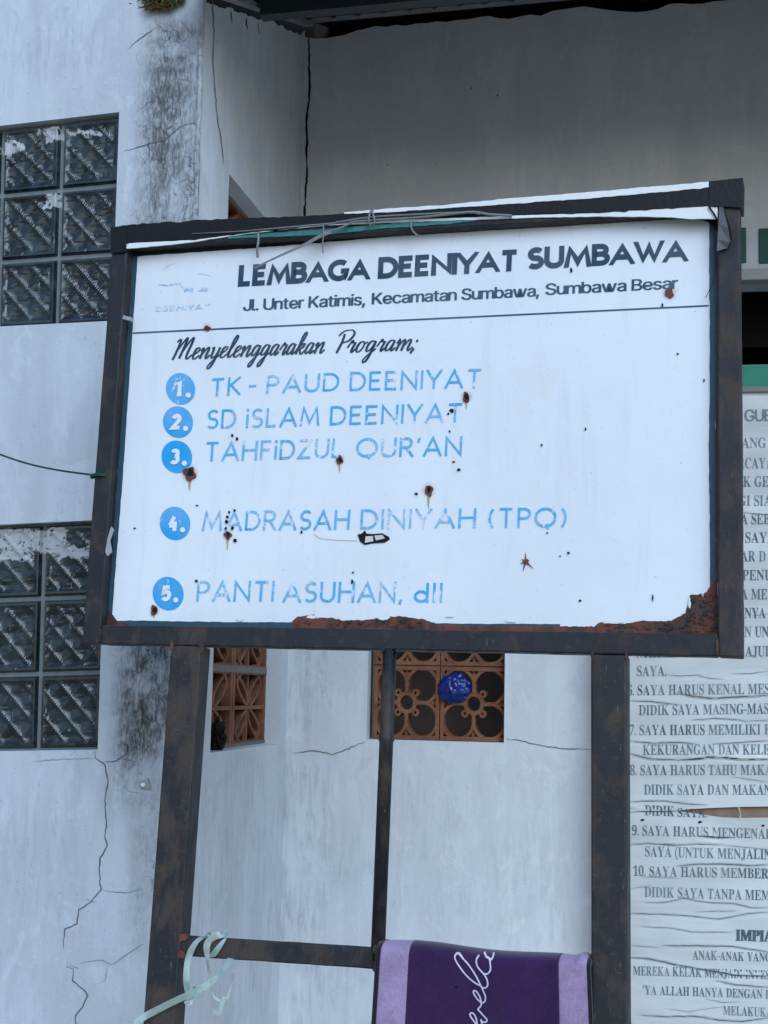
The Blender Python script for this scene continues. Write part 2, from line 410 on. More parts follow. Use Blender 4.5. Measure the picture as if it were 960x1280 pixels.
# --- front block wall
zs0, zs1 = on_y(190, 985, D1).z, on_y(200, 15, D1).z
xs0, xs1 = on_y(150, 500, D1).x, on_y(252, 500, D1).x
mould = (.060, .062, .060)
M['front_wall'] = plaster('weathered white front plaster', (.49, .535, .60), .075,
    stains=[(xs0 + .03, xs1 + .01, zs0 + .05, zs1 - .02, .05, .72, mould), (on_y(172, 500, D1).x, on_y(214, 500, D1).x, zs0 + .06, zs1 - .05, .045, .9, mould), (on_y(152, 880, D1).x, on_y(230, 880, D1).x, on_y(190, 962, D1).z, on_y(190, 700, D1).z, .03, .95, (.05, .046, .042)), (on_y(140, 880, D1).x, on_y(235, 880, D1).x, on_y(190, 1010, D1).z, on_y(190, 950, D1).z, .03, .55, (.12, .11, .10)), (on_y(165, 1000, D1).x, on_y(215, 1000, D1).x, on_y(190, 1190, D1).z, zs0, .03, .45, (.16, .15, .14))],
    drip=[(-4, on_y(110, 1000, D1).x, on_y(60, 1150, D1).z, on_y(60, 985, D1).z, .08, .30), (-4, on_y(130, 100, D1).x, on_y(60, 130, D1).z, on_y(60, 10, D1).z, .1, .35),
          (-4, on_y(150, 1000, D1).x, 0, on_y(60, 1160, D1).z, .1, .22)])
win1 = [(149, 140), (140, 401), (-80, 412), (-75, 166)]     # top right, bottom right, bottom left, top left
win2 = [(131, 649.5), (122, 937), (-115, 941), (-108, 661)]
h1 = [on_y(x, y, D1) for x, y in win1]; h2 = [on_y(x, y, D1) for x, y in win2]
fw = MB()
outer = [Vector((-3.6, D1, 0)), Vector((XC, D1, 0)), Vector((XC, D1, 3.75)), Vector((-3.6, D1, 3.75))]
fw.poly(outer, [h1, h2])
for h in (h1, h2):
    for i in range(4):
        a, b = h[i], h[(i + 1) % 4]
        fw.quad(a, b, b + Vector((0, .035, 0)), a + Vector((0, .035, 0)))
fw.quad((-3.6, D1, 3.75), (XC, D1, 3.75), (XC, D1 + .3, 3.75), (-3.6, D1 + .3, 3.75))
o = bpart(fw, 'front_wall', M['front_wall'])
# --- glass block windows
def bil(q, u, v):      # q = tr, br, bl, tl ; u left->right, v bottom->top
    return (q[3] * (1 - u) + q[0] * u) * v + (q[2] * (1 - u) + q[1] * u) * (1 - v)
def tri(t): return abs((t % 1.0) - .5) * 2
def glass_window(h, cols, rows, label):
    q = [p + Vector((0, .030, 0)) for p in h]
    mb = MB(); mb.grid([[bil(q, 0, 1), bil(q, 1, 1)], [bil(q, 0, 0), bil(q, 1, 0)]])
    wo = bpart(mb, 'glass_block_window', M['grout']); wo['label'] = label
    n = 34
    for i in range(cols):
        for j in range(rows):
            mb = MB(); rws = []
            gu, gv = .028, .028
            ph = random.random(); ph2 = random.random(); fq = random.uniform(2.4, 2.9)
            for b in range(n + 1):
                row = []
                for a in range(n + 1):
                    u, v = a / n, b / n
                    e = min(u, v, 1 - u, 1 - v)
                    U, V = (i + gu + u * (1 - 2 * gu)) / cols, (j + gv + v * (1 - 2 * gv)) / rows
                    if e < .001: hgt = -.004
                    elif e < .07: hgt = .007
                    else:
                        k = tri(fq * (u + v) + ph) ; l = tri(fq * (u - v) + ph2)
                        hgt = .0065 - .0062 * min(1, (e - .06) / .05) * (1 - max(k * k, l * .62)) + .0008 * jag(u * 5 + i * 3, 1, v * 4 + j)
                    p = bil(q, U, V); row.append(p + Vector((0, -.004 - hgt, 0)))
                rws.append(row)
            mb.grid(rws); bpart(mb, 'glass_block', M['glass'], wo).location = (0, 0, 0)
    return wo
def blob(cx, cy, rx, ry, n=26, seed=0, rough=.45):
    out = []
    for i in range(n):
        a = 2 * math.pi * i / n; k = 1 + rough * 1.3 * noise.noise(Vector((math.cos(a) * 1.3, math.sin(a) * 1.3, seed * 3.7 + .2)))
        out.append((cx + rx * k * math.cos(a), cy + ry * k * math.sin(a)))
    return out
glass_window(h1, 3, 3, 'upper window of patterned glass blocks')
glass_window(h2, 3, 3, 'lower window of patterned glass blocks')

# --- side wall of the recess with its tall vent
na = on_x(282, 212, XC); nb = on_x(267.5, 941, XC); fb = on_x(350, 929, XC)
vy0, vy1 = (na.y + nb.y) / 2, fb.y
vz0, vz1 = (nb.z + fb.z) / 2, na.z
M['side_wall'] = plaster('weathered side plaster', (.67, .72, .79), .06,
    drip=[(XC - .1, XC + .1, 0, vz0 - .01, .02, .34)])
sw = MB(); top = []
for i in range(61):
    y = lerp(D2, D1, i / 60); top.append(Vector((XC, y, zroof(y) - .028 - .016 * (jag(y, 14, 1) + .3 * jag(y, 50, 2)))))
hole = [Vector((XC, vy0, vz0)), Vector((XC, vy1, vz0)), Vector((XC, vy1, vz1)), Vector((XC, vy0, vz1))]
sw.poly([Vector((XC, D1, 0)), Vector((XC, D2, 0))] + top, [hole])
for i in range(4):
    a, b = hole[i], hole[(i + 1) % 4]; sw.quad(a, b, b + Vector((-.055, 0, 0)), a + Vector((-.055, 0, 0)))
bpart(sw, 'side_wall', M['side_wall'])
# rough plaster bead on the corner
cb = MB(); pts = []; rad = []
for i in range(90):
    z = 3.7 * i / 89; pts.append(Vector((XC - .004 + .003 * jag(z, 9, 3), D1 + .003, z))); rad.append(.0075 + .003 * jag(z, 30, 4))
cb.tube(pts, rad, 8); bpart(cb, 'corner_bead', M['front_wall'], smooth=True)

def interior(x0, x1, y0, y1, z0, z1, openface):
    mb = MB(); c = [(x0, y0, z0), (x1, y0, z0), (x1, y1, z0), (x0, y1, z0), (x0, y0, z1), (x1, y0, z1), (x1, y1, z1), (x0, y1, z1)]
    fs = {'front': [0, 1, 5, 4], 'right': [1, 2, 6, 5], 'back': [2, 3, 7, 6], 'left': [3, 0, 4, 7], 'bot': [0, 3, 2, 1], 'top': [4, 5, 6, 7]}
    for k, f in fs.items():
        if k != openface: mb.add([c[i] for i in f], [[0, 1, 2, 3]])
    return mb
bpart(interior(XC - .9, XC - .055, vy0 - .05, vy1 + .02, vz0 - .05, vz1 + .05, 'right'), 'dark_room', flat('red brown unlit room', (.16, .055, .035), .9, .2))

# --- vents of terracotta blocks
def vent(name, label, org, eu, ev, en, wd, ht, cols, rows, style, depth=.05):
    """org lower left corner of the front face, en the outward normal"""
    pb = MB(); t = .006
    vo = None
    cw, ch = wd / cols, ht / rows
    mo = MB()
    def P(u, v, d): return org + eu * u + ev * v - en * d
    for i in range(cols + 1): mo_x = i * cw; bar_solid(mo, [(mo_x, 0), (mo_x, ht)], .010, P, .012, depth)
    for j in range(rows + 1): bar_solid(mo, [(0, j * ch), (wd, j * ch)], .012 if style == 'round' else .018, P, .0125 if style == 'round' else -.001, depth - .001)
    vo = bpart(mo, name, M['mortar']); vo['label'] = label
    for i in range(cols):
        for j in range(rows):
            mb = MB(); ox, oy = i * cw, j * ch; zz = [0.0]
            def fn(u, v, d): return P(ox + u * cw, oy + v * ch, d)
            def bar(pts, wdt, closed=False, z=None):
                zz[0] += .0006
                bar_solid(mb, pts, wdt, fn, zz[0] if z is None else z, depth - .004 - zz[0], closed)
            m = .035
            bar([(m, m), (1 - m, m), (1 - m, 1 - m), (m, 1 - m)], .055, True)
            if style == 'round':
                for cx_, cy_ in ((.27, .27), (.73, .27), (.27, .73), (.73, .73)):
                    a = math.degrees(math.atan2(.5 - cy_, .5 - cx_))
                    bar(circle((cx_, cy_), .235, 40, a + 24, a + 336), .045)
                bar(circle((.5, .5), .125, 28), .055, True)
                for a in (45, 135, 225, 315):
                    ex, ey = .5 + .185 * math.cos(math.radians(a)), .5 + .185 * math.sin(math.radians(a))
                    bar([( ex + .05 * math.cos(math.radians(k)) * .75, ey + .05 * math.sin(math.radians(k)) * .75) for k in range(0, 360, 30)], .032, True)
                for (x0_, y0_), (x1_, y1_) in (((.05, .5), (.14, .5)), ((.86, .5), (.95, .5)), ((.5, .05), (.5, .14)), ((.5, .86), (.5, .95))):
                    bar([(x0_, y0_), (x1_, y1_)], .05)
            else:
                bar([(.03, .5), (.97, .5)], .05)
                def sym(pts, wd_):
                    P_ = [(q.x, q.y) for q in catmull([(a_, b_, 0) for a_, b_ in pts], 5)]
                    for fx in (0, 1):
                        for fy in (0, 1): bar([((1 - a_) if fx else a_, (1 - b_) if fy else b_) for a_, b_ in P_], wd_)
                sym([(.45, .52), (.30, .62), (.15, .78), (.17, .88), (.30, .97)], .042)
                sym([(.09, .97), (.27, .86), (.43, .70), (.49, .54)], .042)
                bar([(.5, .66), (.5, .97)], .035); bar([(.5, .03), (.5, .34)], .035)
                bar(circle((.5, .5), .07, 12), .05, True)
            bpart(mb, 'vent_block', M['terracotta'], vo)
    return vo
vent('side_vent', 'tall terracotta vent in the side wall of the recess', Vector((XC - .045, vy0, vz0)), Vector((0, 1, 0)), Vector((0, 0, 1)), Vector((1, 0, 0)), vy1 - vy0, vz1 - vz0, 2, max(1, round((vz1 - vz0) / (on_x(300, 834, XC).z - vz0))), 'leaf', .030)
bl, br = on_y(458, 925, D2), on_y(630, 927.5, D2); bt = on_y(545, 739, D2)
bx0, bx1, bz0, bz1 = bl.x, br.x, (bl.z + br.z) / 2, bt.z
vent('rear_vent', 'terracotta vent of round openings in the rear wall', Vector((bx0 + .012, D2 + .03, bz0)), Vector((1, 0, 0)), Vector((0, 0, 1)), Vector((0, -1, 0)), bx1 - bx0 - .006, bz1 - bz0, 2, 2, 'round')
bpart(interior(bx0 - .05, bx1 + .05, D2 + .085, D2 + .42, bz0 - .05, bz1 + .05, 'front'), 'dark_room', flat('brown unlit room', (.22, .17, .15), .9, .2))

# --- rear wall
dz1, dz0 = on_y(945, 351, D2).z, on_y(945, 456, D2).z
dx0, dx1 = on_y(868, 400, D2).x, on_y(1115, 400, D2).x
M['rear_wall'] = plaster('rear plaster', (.71, .75, .81), .055,
    drip=[(XC - .02, XC + .12, 0, bz0 + .3, .03, .5), (-.1, .5, on_y(600, 1180, D2).z, on_y(600, 950, D2).z, .1, .40), (XC + .1, .6, 0, bz0 - .06, .06, .26)])
rw = MB(); top = []
zb = zroof(D2); RISE = .032
for i in range(141):
    x = lerp(3.3, XC, i / 140); top.append(Vector((x, D2, zb + RISE * (x - XC) - .035 - .022 * (jag(x, 6, 5) + .5 * jag(x, 26, 6)))))
hv = [Vector((bx0, D2, bz0)), Vector((bx1, D2, bz0)), Vector((bx1, D2, bz1)), Vector((bx0, D2, bz1))]
hd = [Vector((dx0, D2, dz0)), Vector((dx1, D2, dz0)), Vector((dx1, D2, dz1)), Vector((dx0, D2, dz1))]
rw.poly([Vector((XC, D2, 0)), Vector((3.3, D2, 0))] + top, [hv, hd])
for h, dp in ((hv, .085), (hd, .12)):
    for i in range(4):
        a, b = h[i], h[(i + 1) % 4]; rw.quad(a, b, b + Vector((0, dp, 0)), a + Vector((0, dp, 0)))
bpart(rw, 'rear_wall', M['rear_wall'])
bpart(interior(dx0 - .05, dx1 + .05, D2 + .12, D2 + 1.6, dz0 - .3, dz1 + .05, 'front'), 'dark_room', M['black'])  # walls coloured black to stand for the darkness inside the opening
# green ventilation panels, lintel and green sill board on the right
for x0, x1 in ((893, 932.5), (948.5, 988), (1004, 1043), (1059, 1098)):
    a, b = on_y(x0, 330, D2), on_y(x1, 285, D2)
    mb = MB(); mb.box(a.x, b.x, D2 - .006, D2 + .01, a.z, b.z); bpart(mb, 'green_panel', M['green_dark'], bevel=.002)
a, b = on_y(860, 350, D2 - .03), on_y(1125, 336, D2 - .03)
mb = MB(); mb.box(a.x, b.x, D2 - .035, D2 + .02, on_y(945, 350, D2 - .03).z, on_y(945, 336, D2 - .03).z); bpart(mb, 'lintel', M['lintel'], bevel=.004)
mb = MB(); mb.box(dx0 - .02, dx1 + .02, D2 - .03, D2 + .03, on_y(945, 486, D2 - .03).z, on_y(945, 456, D2 - .03).z); bpart(mb, 'sill_board', M['green'], bevel=.003)
mb = MB(); mb.box(dx0 - .02, dx1 + .02, D2 - .045, D2 - .0305, on_y(945, 490, D2 - .04).z, on_y(945, 485, D2 - .04).z); bpart(mb, 'sill_trim', M['green_dark'], bevel=.002)

# --- roof over the recess
rf = MB(); rows = []
for j in range(12):
    y = lerp(D2 + .35, 3.12, j / 11); row = []
    for i in range(301):
        x = lerp(XC, 3.3, i / 300); row.append(Vector((x, y, zroof(y) + RISE * (x - XC) + .018 + .014 * math.cos(x * 2 * math.pi / .076))))
    rows.append(row)
rf.grid(rows); roof = bpart(rf, 'roof', M['roof'], smooth=True)
def angle_bar(p, q, up, side):       # an L profile from p to q
    p, q, up, side = map(Vector, (p, q, up, side)); mb = MB()
    mb.hexa([p, q, q + up, p + up], [p + side * .12, q + side * .12, q + side * .12 + up, p + side * .12 + up])
    return mb
for (p, q, up, side) in (((XC + .03, D2 - .03, zb - .012), (3.3, D2 - .03, zb - .012 + RISE * (3.27 - XC)), (0, 0, .014), (0, -.25, 0)),
                         ((XC + .012, D2 - .06, zroof(D2 - .06) - .014), (XC + .012, 3.12, zroof(3.12) - .014), (0, 0, .014), (.25, 0, 0))):
    bpart(angle_bar(p, q, up, side), 'steel_angle', M['steel'], roof)
for y in (3.62,):
    mb = MB(); z = zroof(y); mb.box(XC + .05, 3.3, y - .02, y + .02, z - .045, z + .003)
    for v in mb.v: v.z += RISE * (v.x - XC)
    bpart(mb, 'purlin', M['roof'], roof)
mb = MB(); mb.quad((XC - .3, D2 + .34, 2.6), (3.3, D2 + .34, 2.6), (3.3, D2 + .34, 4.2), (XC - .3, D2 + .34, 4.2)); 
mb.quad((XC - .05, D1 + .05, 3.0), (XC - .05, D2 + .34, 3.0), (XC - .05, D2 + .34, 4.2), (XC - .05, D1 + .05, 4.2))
bpart(mb, 'gap_shade_sheet', M['black'])  # added black sheets paint the darkness between wall tops and roof

# --- cracks
def crack(pts, fnp, wpx, mat, seed=1, jit=1.2):
    """fnp turns a pixel into a point just in front of the wall"""
    P = []
    for (x0, y0), (x1, y1) in zip(pts, pts[1:]):
        n = max(2, int(math.hypot(x1 - x0, y1 - y0) / 3))
        for k in range(n):
            t = k / n; x, y = lerp(x0, x1, t), lerp(y0, y1, t)
            P.append((x + jit * jag(x + y, .35, seed), y + jit * jag(x - y, .31, seed + 1)))
    P.append(pts[-1]); n = len(P)
    ws = [wpx * (.35 + .65 * min(1, min(i, n - 1 - i) / 6)) * (1 + .6 * jag(i, .3, seed + 2)) for i in range(n)]
    mb = MB(); flat_ribbon(mb, P, ws, fnp); return bpart(mb, 'crack', mat)
F1 = lambda x, y: on_y(x, y, D1 - .0012); F2 = lambda x, y: on_y(x, y, D2 - .0012); FS = lambda x, y: on_x(x, y, XC + .0015)
crack([(119, 938), (119, 948), (131, 956), (135, 975), (131, 999), (133, 1030), (131, 1048), (134, 1057), (125, 1073), (124, 1092), (126, 1112), (113, 1128), (98, 1137), (96, 1155), (81, 1161), (79, 1186)], F1, 1.35, M['crack'], 1)
crack([(82, 1208), (92, 1211), (91, 1227), (107, 1239), (110, 1245), (103, 1258), (94, 1270), (96, 1295), (88, 1330)], F1, 1.35, M['crack'], 2)
crack([(131, 953), (146, 951), (156, 944), (166, 937)], F1, 1.4, M['crack'], 3)
crack([(98, 1210), (87, 1206)], F1, 1.3, M['crack'], 4)
crack([(126, 1112), (142, 1115), (160, 1116), (178, 1110)], F1, 1.0, M['crackl'], 5)
crack([(84, 1200), (84, 1207)], F1, 1.0, M['crackl'], 6)
crack([(120, 1128), (107, 1124)], F1, 1.2, M['crack'], 66)
crack([(100, 1203), (128, 1200), (140, 1206), (160, 1192), (178, 1180)], F1, .9, M['crackl'], 7)
crack([(135, 1206), (131, 1225), (118, 1232)], F1, .8, M['crackl'], 8)
crack([(155, 189), (185, 180), (205, 175), (225, 158), (243, 153), (252, 168)], F1, .9, M['crack'], 9)
crack([(160, 60), (178, 46), (196, 34)], F1, 1.0, M['crack'], 10)
crack([(224, 24), (236, 38), (242, 46)], F1, 1.0, M['crack'], 11)
crack([(222, 98), (240, 101)], F1, .9, M['crack'], 12)
crack([(235, 230), (246, 245)], F1, 1.0, M['crack'], 13)
crack([(41, 952), (80, 949), (115, 948)], F1, .7, M['crackl'], 14)
crack([(366, 942), (390, 938), (416, 943), (433, 937), (456, 927)], F2, 1.3, M['crackl'], 15)
crack([(632, 924), (650, 925), (667, 930), (700, 936), (738, 937)], F2, 1.3, M['crackl'], 16)
crack([(386, 44), (386, 60), (387, 110), (386, 128), (383, 150), (384, 175), (383, 192), (384, 215), (382, 240), (381, 268), (379, 300), (378, 360)], F2, 2.5, M['black'], 17, .9)
crack([(266, 0), (268, 45), (266, 75), (269, 110), (271, 140), (276, 170), (280, 205)], FS, 1.0, M['crackl'], 18)
for (x, y, r) in ((308, 27, 2.2), (289, 20, 1.6), (323, 33, 1.2)):
    crack([(x, y - 5), (x + .5, y), (x + 1, y + 9)], FS, r, M['black'], x)
for (x, y, r) in ((589, 110, 1.6), (622, 119, 1.8), (546, 204, 1), (708, 52, 1.3), (785, 117, 1), (484, 206, 1.4), (924, 180, 1)):
    mb = MB(); mb.poly([F2(a, b) for a, b in blob(x, y, r * .55, r * .7, 10, x)]); bpart(mb, 'nail_hole', M['black'])
# a zinc washer plate with a bright screw
mb = MB(); mb.slab([on_y(x, y, D1 - .010) for x, y in ((173, 977), (184, 973), (188, 986), (176, 985))], (0, .009, 0)); pl_ = bpart(mb, 'wall_plate', M['zinc'])
mb = MB(); mb.slab([on_y(x, y, D1 - .016) for x, y in circle((178.5, 981), 2.6, 12)], (0, .006, 0)); bpart(mb, 'screw', M['screw'], pl_)
# ================================================================ LETTERS
def arc(cx, cy, rx, ry, a0, a1, n=12):
    return [(cx + rx * math.cos(math.radians(a0 + (a1 - a0) * i / n)), cy + ry * math.sin(math.radians(a0 + (a1 - a0) * i / n))) for i in range(n + 1)]
SG = {   # centre lines in a box one cap height tall: (width, strokes)
 'A': (.78, [[(0, 0), (.39, 1), (.78, 0)], [(.14, .30), (.64, .30)]]),
 'B': (.56, [[(.0, 0), (0, 1), (.26, 1)] + arc(.28, .77, .22, .23, 90, -90)[1:] + [(.0, .54)], [(.28, .54)] + arc(.29, .27, .27, .27, 90, -90) + [(0, 0)]]),
 'D': (.68, [[(0, 0), (0, 1), (.26, 1)] + arc(.26, .5, .42, .5, 90, -90, 18)[1:] + [(0, 0)]]),
 'E': (.50, [[(.5, 1), (0, 1), (0, 0), (.5, 0)], [(0, .52), (.44, .52)]]),
 'F': (.48, [[(.48, 1), (0, 1), (0, 0)], [(0, .52), (.42, .52)]]),
 'G': (.80, [arc(.44, .5, .44, .5, 50, 345, 22)[:-1] + [(.80, .08), (.80, .44), (.52, .44)]]),
 'H': (.68, [[(0, 0), (0, 1)], [(.68, 0), (.68, 1)], [(0, .52), (.68, .52)]]),
 'I': (.0, [[(0, 0), (0, 1)]]),
 'i': (.0, [[(0, 0), (0, .74)], [(0, .90), (0, 1.0)]]),
 'K': (.56, [[(0, 0), (0, 1)], [(.52, 1), (.03, .5)], [(.12, .56), (.56, 0)]]),
 'L': (.46, [[(0, 1), (0, 0), (.46, 0)]]),
 'M': (.92, [[(0, 0), (.12, 1), (.46, .12), (.80, 1), (.92, 0)]]),
 'N': (.70, [[(0, 0), (0, 1), (.70, 0), (.70, 1)]]),
 'P': (.52, [[(0, 0), (0, 1), (.26, 1)] + arc(.26, .73, .26, .27, 90, -90)[1:] + [(0, .46)]]),
 'Q': (.94, [arc(.47, .5, .47, .5, 60, 420, 30), [(.52, .14), (.60, -.16)]]),
 'R': (.56, [[(0, 0), (0, 1), (.26, 1)] + arc(.26, .74, .25, .26, 90, -90)[1:] + [(0, .48)], [(.26, .48), (.56, 0)]]),
 'S': (.50, [arc(.27, .75, .24, .25, 35, 250, 14) + arc(.24, .26, .26, .26, 72, -145, 14)]),
 'T': (.64, [[(0, 1), (.64, 1)], [(.32, 1), (.32, 0)]]),
 'U': (.62, [[(0, 1), (0, .34)] + arc(.31, .31, .31, .31, 180, 360, 14) + [(.62, 1)]]),
 'W': (1.02, [[(0, 1), (.27, 0), (.51, .82), (.75, 0), (1.02, 1)]]),
 'Y': (.64, [[(0, 1), (.32, .42), (.32, 0)], [(.64, 1), (.32, .42)]]),
 'Z': (.62, [[(.02, 1), (.60, 1), (0, 0), (.62, 0)]]),
 '-': (.30, [[(0, .44), (.30, .44)]]),
 "'": (.05, [[(.06, 1.02), (.0, .74)]]),
 '(': (.20, [arc(.52, .46, .52, .72, 132, 228, 12)]), ')': (.20, [arc(-.32, .46, .52, .72, 48, -48, 12)]),
 ',': (.08, [[(.07, .10), (0, -.16)]]),
 'd': (.48, [arc(.24, .27, .24, .27, 30, 330, 18), [(.48, 1.02), (.48, 0)]]),
 'l': (.0, [[(0, 0), (0, 1.02)]]),
 '1': (.34, [[(0, .82), (.24, 1), (.24, 0)], [(0.04, 0), (.44, 0)]]),
 '2': (.56, [arc(.28, .72, .26, .27, 165, -35, 12) + [(.0, 0), (.58, 0)]]),
 '3': (.52, [arc(.24, .75, .24, .24, 150, -90, 12), arc(.24, .26, .27, .26, 90, -150, 12)]),
 '4': (.60, [[(.36, 1.04), (.04, .34)], [(.0, .29), (.62, .29)], [(.44, .62), (.44, 0)]]),
 '5': (.52, [[(.50, 1), (.08, 1), (.04, .56)] + arc(.24, .32, .27, .32, 125, -150, 14)]),
}
_layer = [0]
def stroke_text(mb, text, fnp, p0, p1, cap, wt, gap=.24, space=.42, pad=0):
    """words from pixel p0 to p1 along the base line, cap height in pixels; fnp(px,py) puts them on their surface"""
    xs = []; x = 0; items = []
    for ch in text:
        if ch == ' ': x += space; continue
        wd, st = SG[ch]; items.append((x, ch)); x += wd + gap
    W_ = x - gap; L = math.hypot(p1[0] - p0[0], p1[1] - p0[1]) - wt * cap
    ex = ((p1[0] - p0[0]) / (L + wt * cap), (p1[1] - p0[1]) / (L + wt * cap)); ey = (ex[1] * 1.0, -1.0)
    # upright direction follows the lean of the sign, so letters stay square on it
    sx = L / W_; h = cap * (1 - wt); o = wt * cap / 2
    for ox, ch in items:
        for st in SG[ch][1]:
            _layer[0] = (_layer[0] + 1) % 7
            P = [(o + (ox + a) * sx, o + b * h) for a, b in st]
            for e_, n_ in ((0, 1), (-1, -2)):        # stems run on to the base line and the cap line
                if st[e_][1] in (0, 1) and abs(st[n_][1] - st[e_][1]) > .05:
                    dx_, dy_ = P[e_][0] - P[n_][0], P[e_][1] - P[n_][1]; k_ = o / abs(dy_) * (1.35 if wt > .2 and abs(dx_) > .1 * h else 1.0)
                    P[e_] = (P[e_][0] + dx_ * k_, P[e_][1] + dy_ * k_)
            r = ribbon2(P, wt * cap, ch == 'O')
            dz = -.00012 * _layer[0]
            if wt > .2: r = [[Vector((q.x, min(max(q.y, 0), cap))) for q in ab] for ab in r]
            mb.grid([[fnp(p0[0] + ex[0] * q.x + UPX(p0) * q.y, p0[1] + ex[1] * q.x - q.y, dz) for q in ab] for ab in r])
def UPX(p): return .088 * (880 - p[0]) / 740.0        # verticals of the board lean inwards
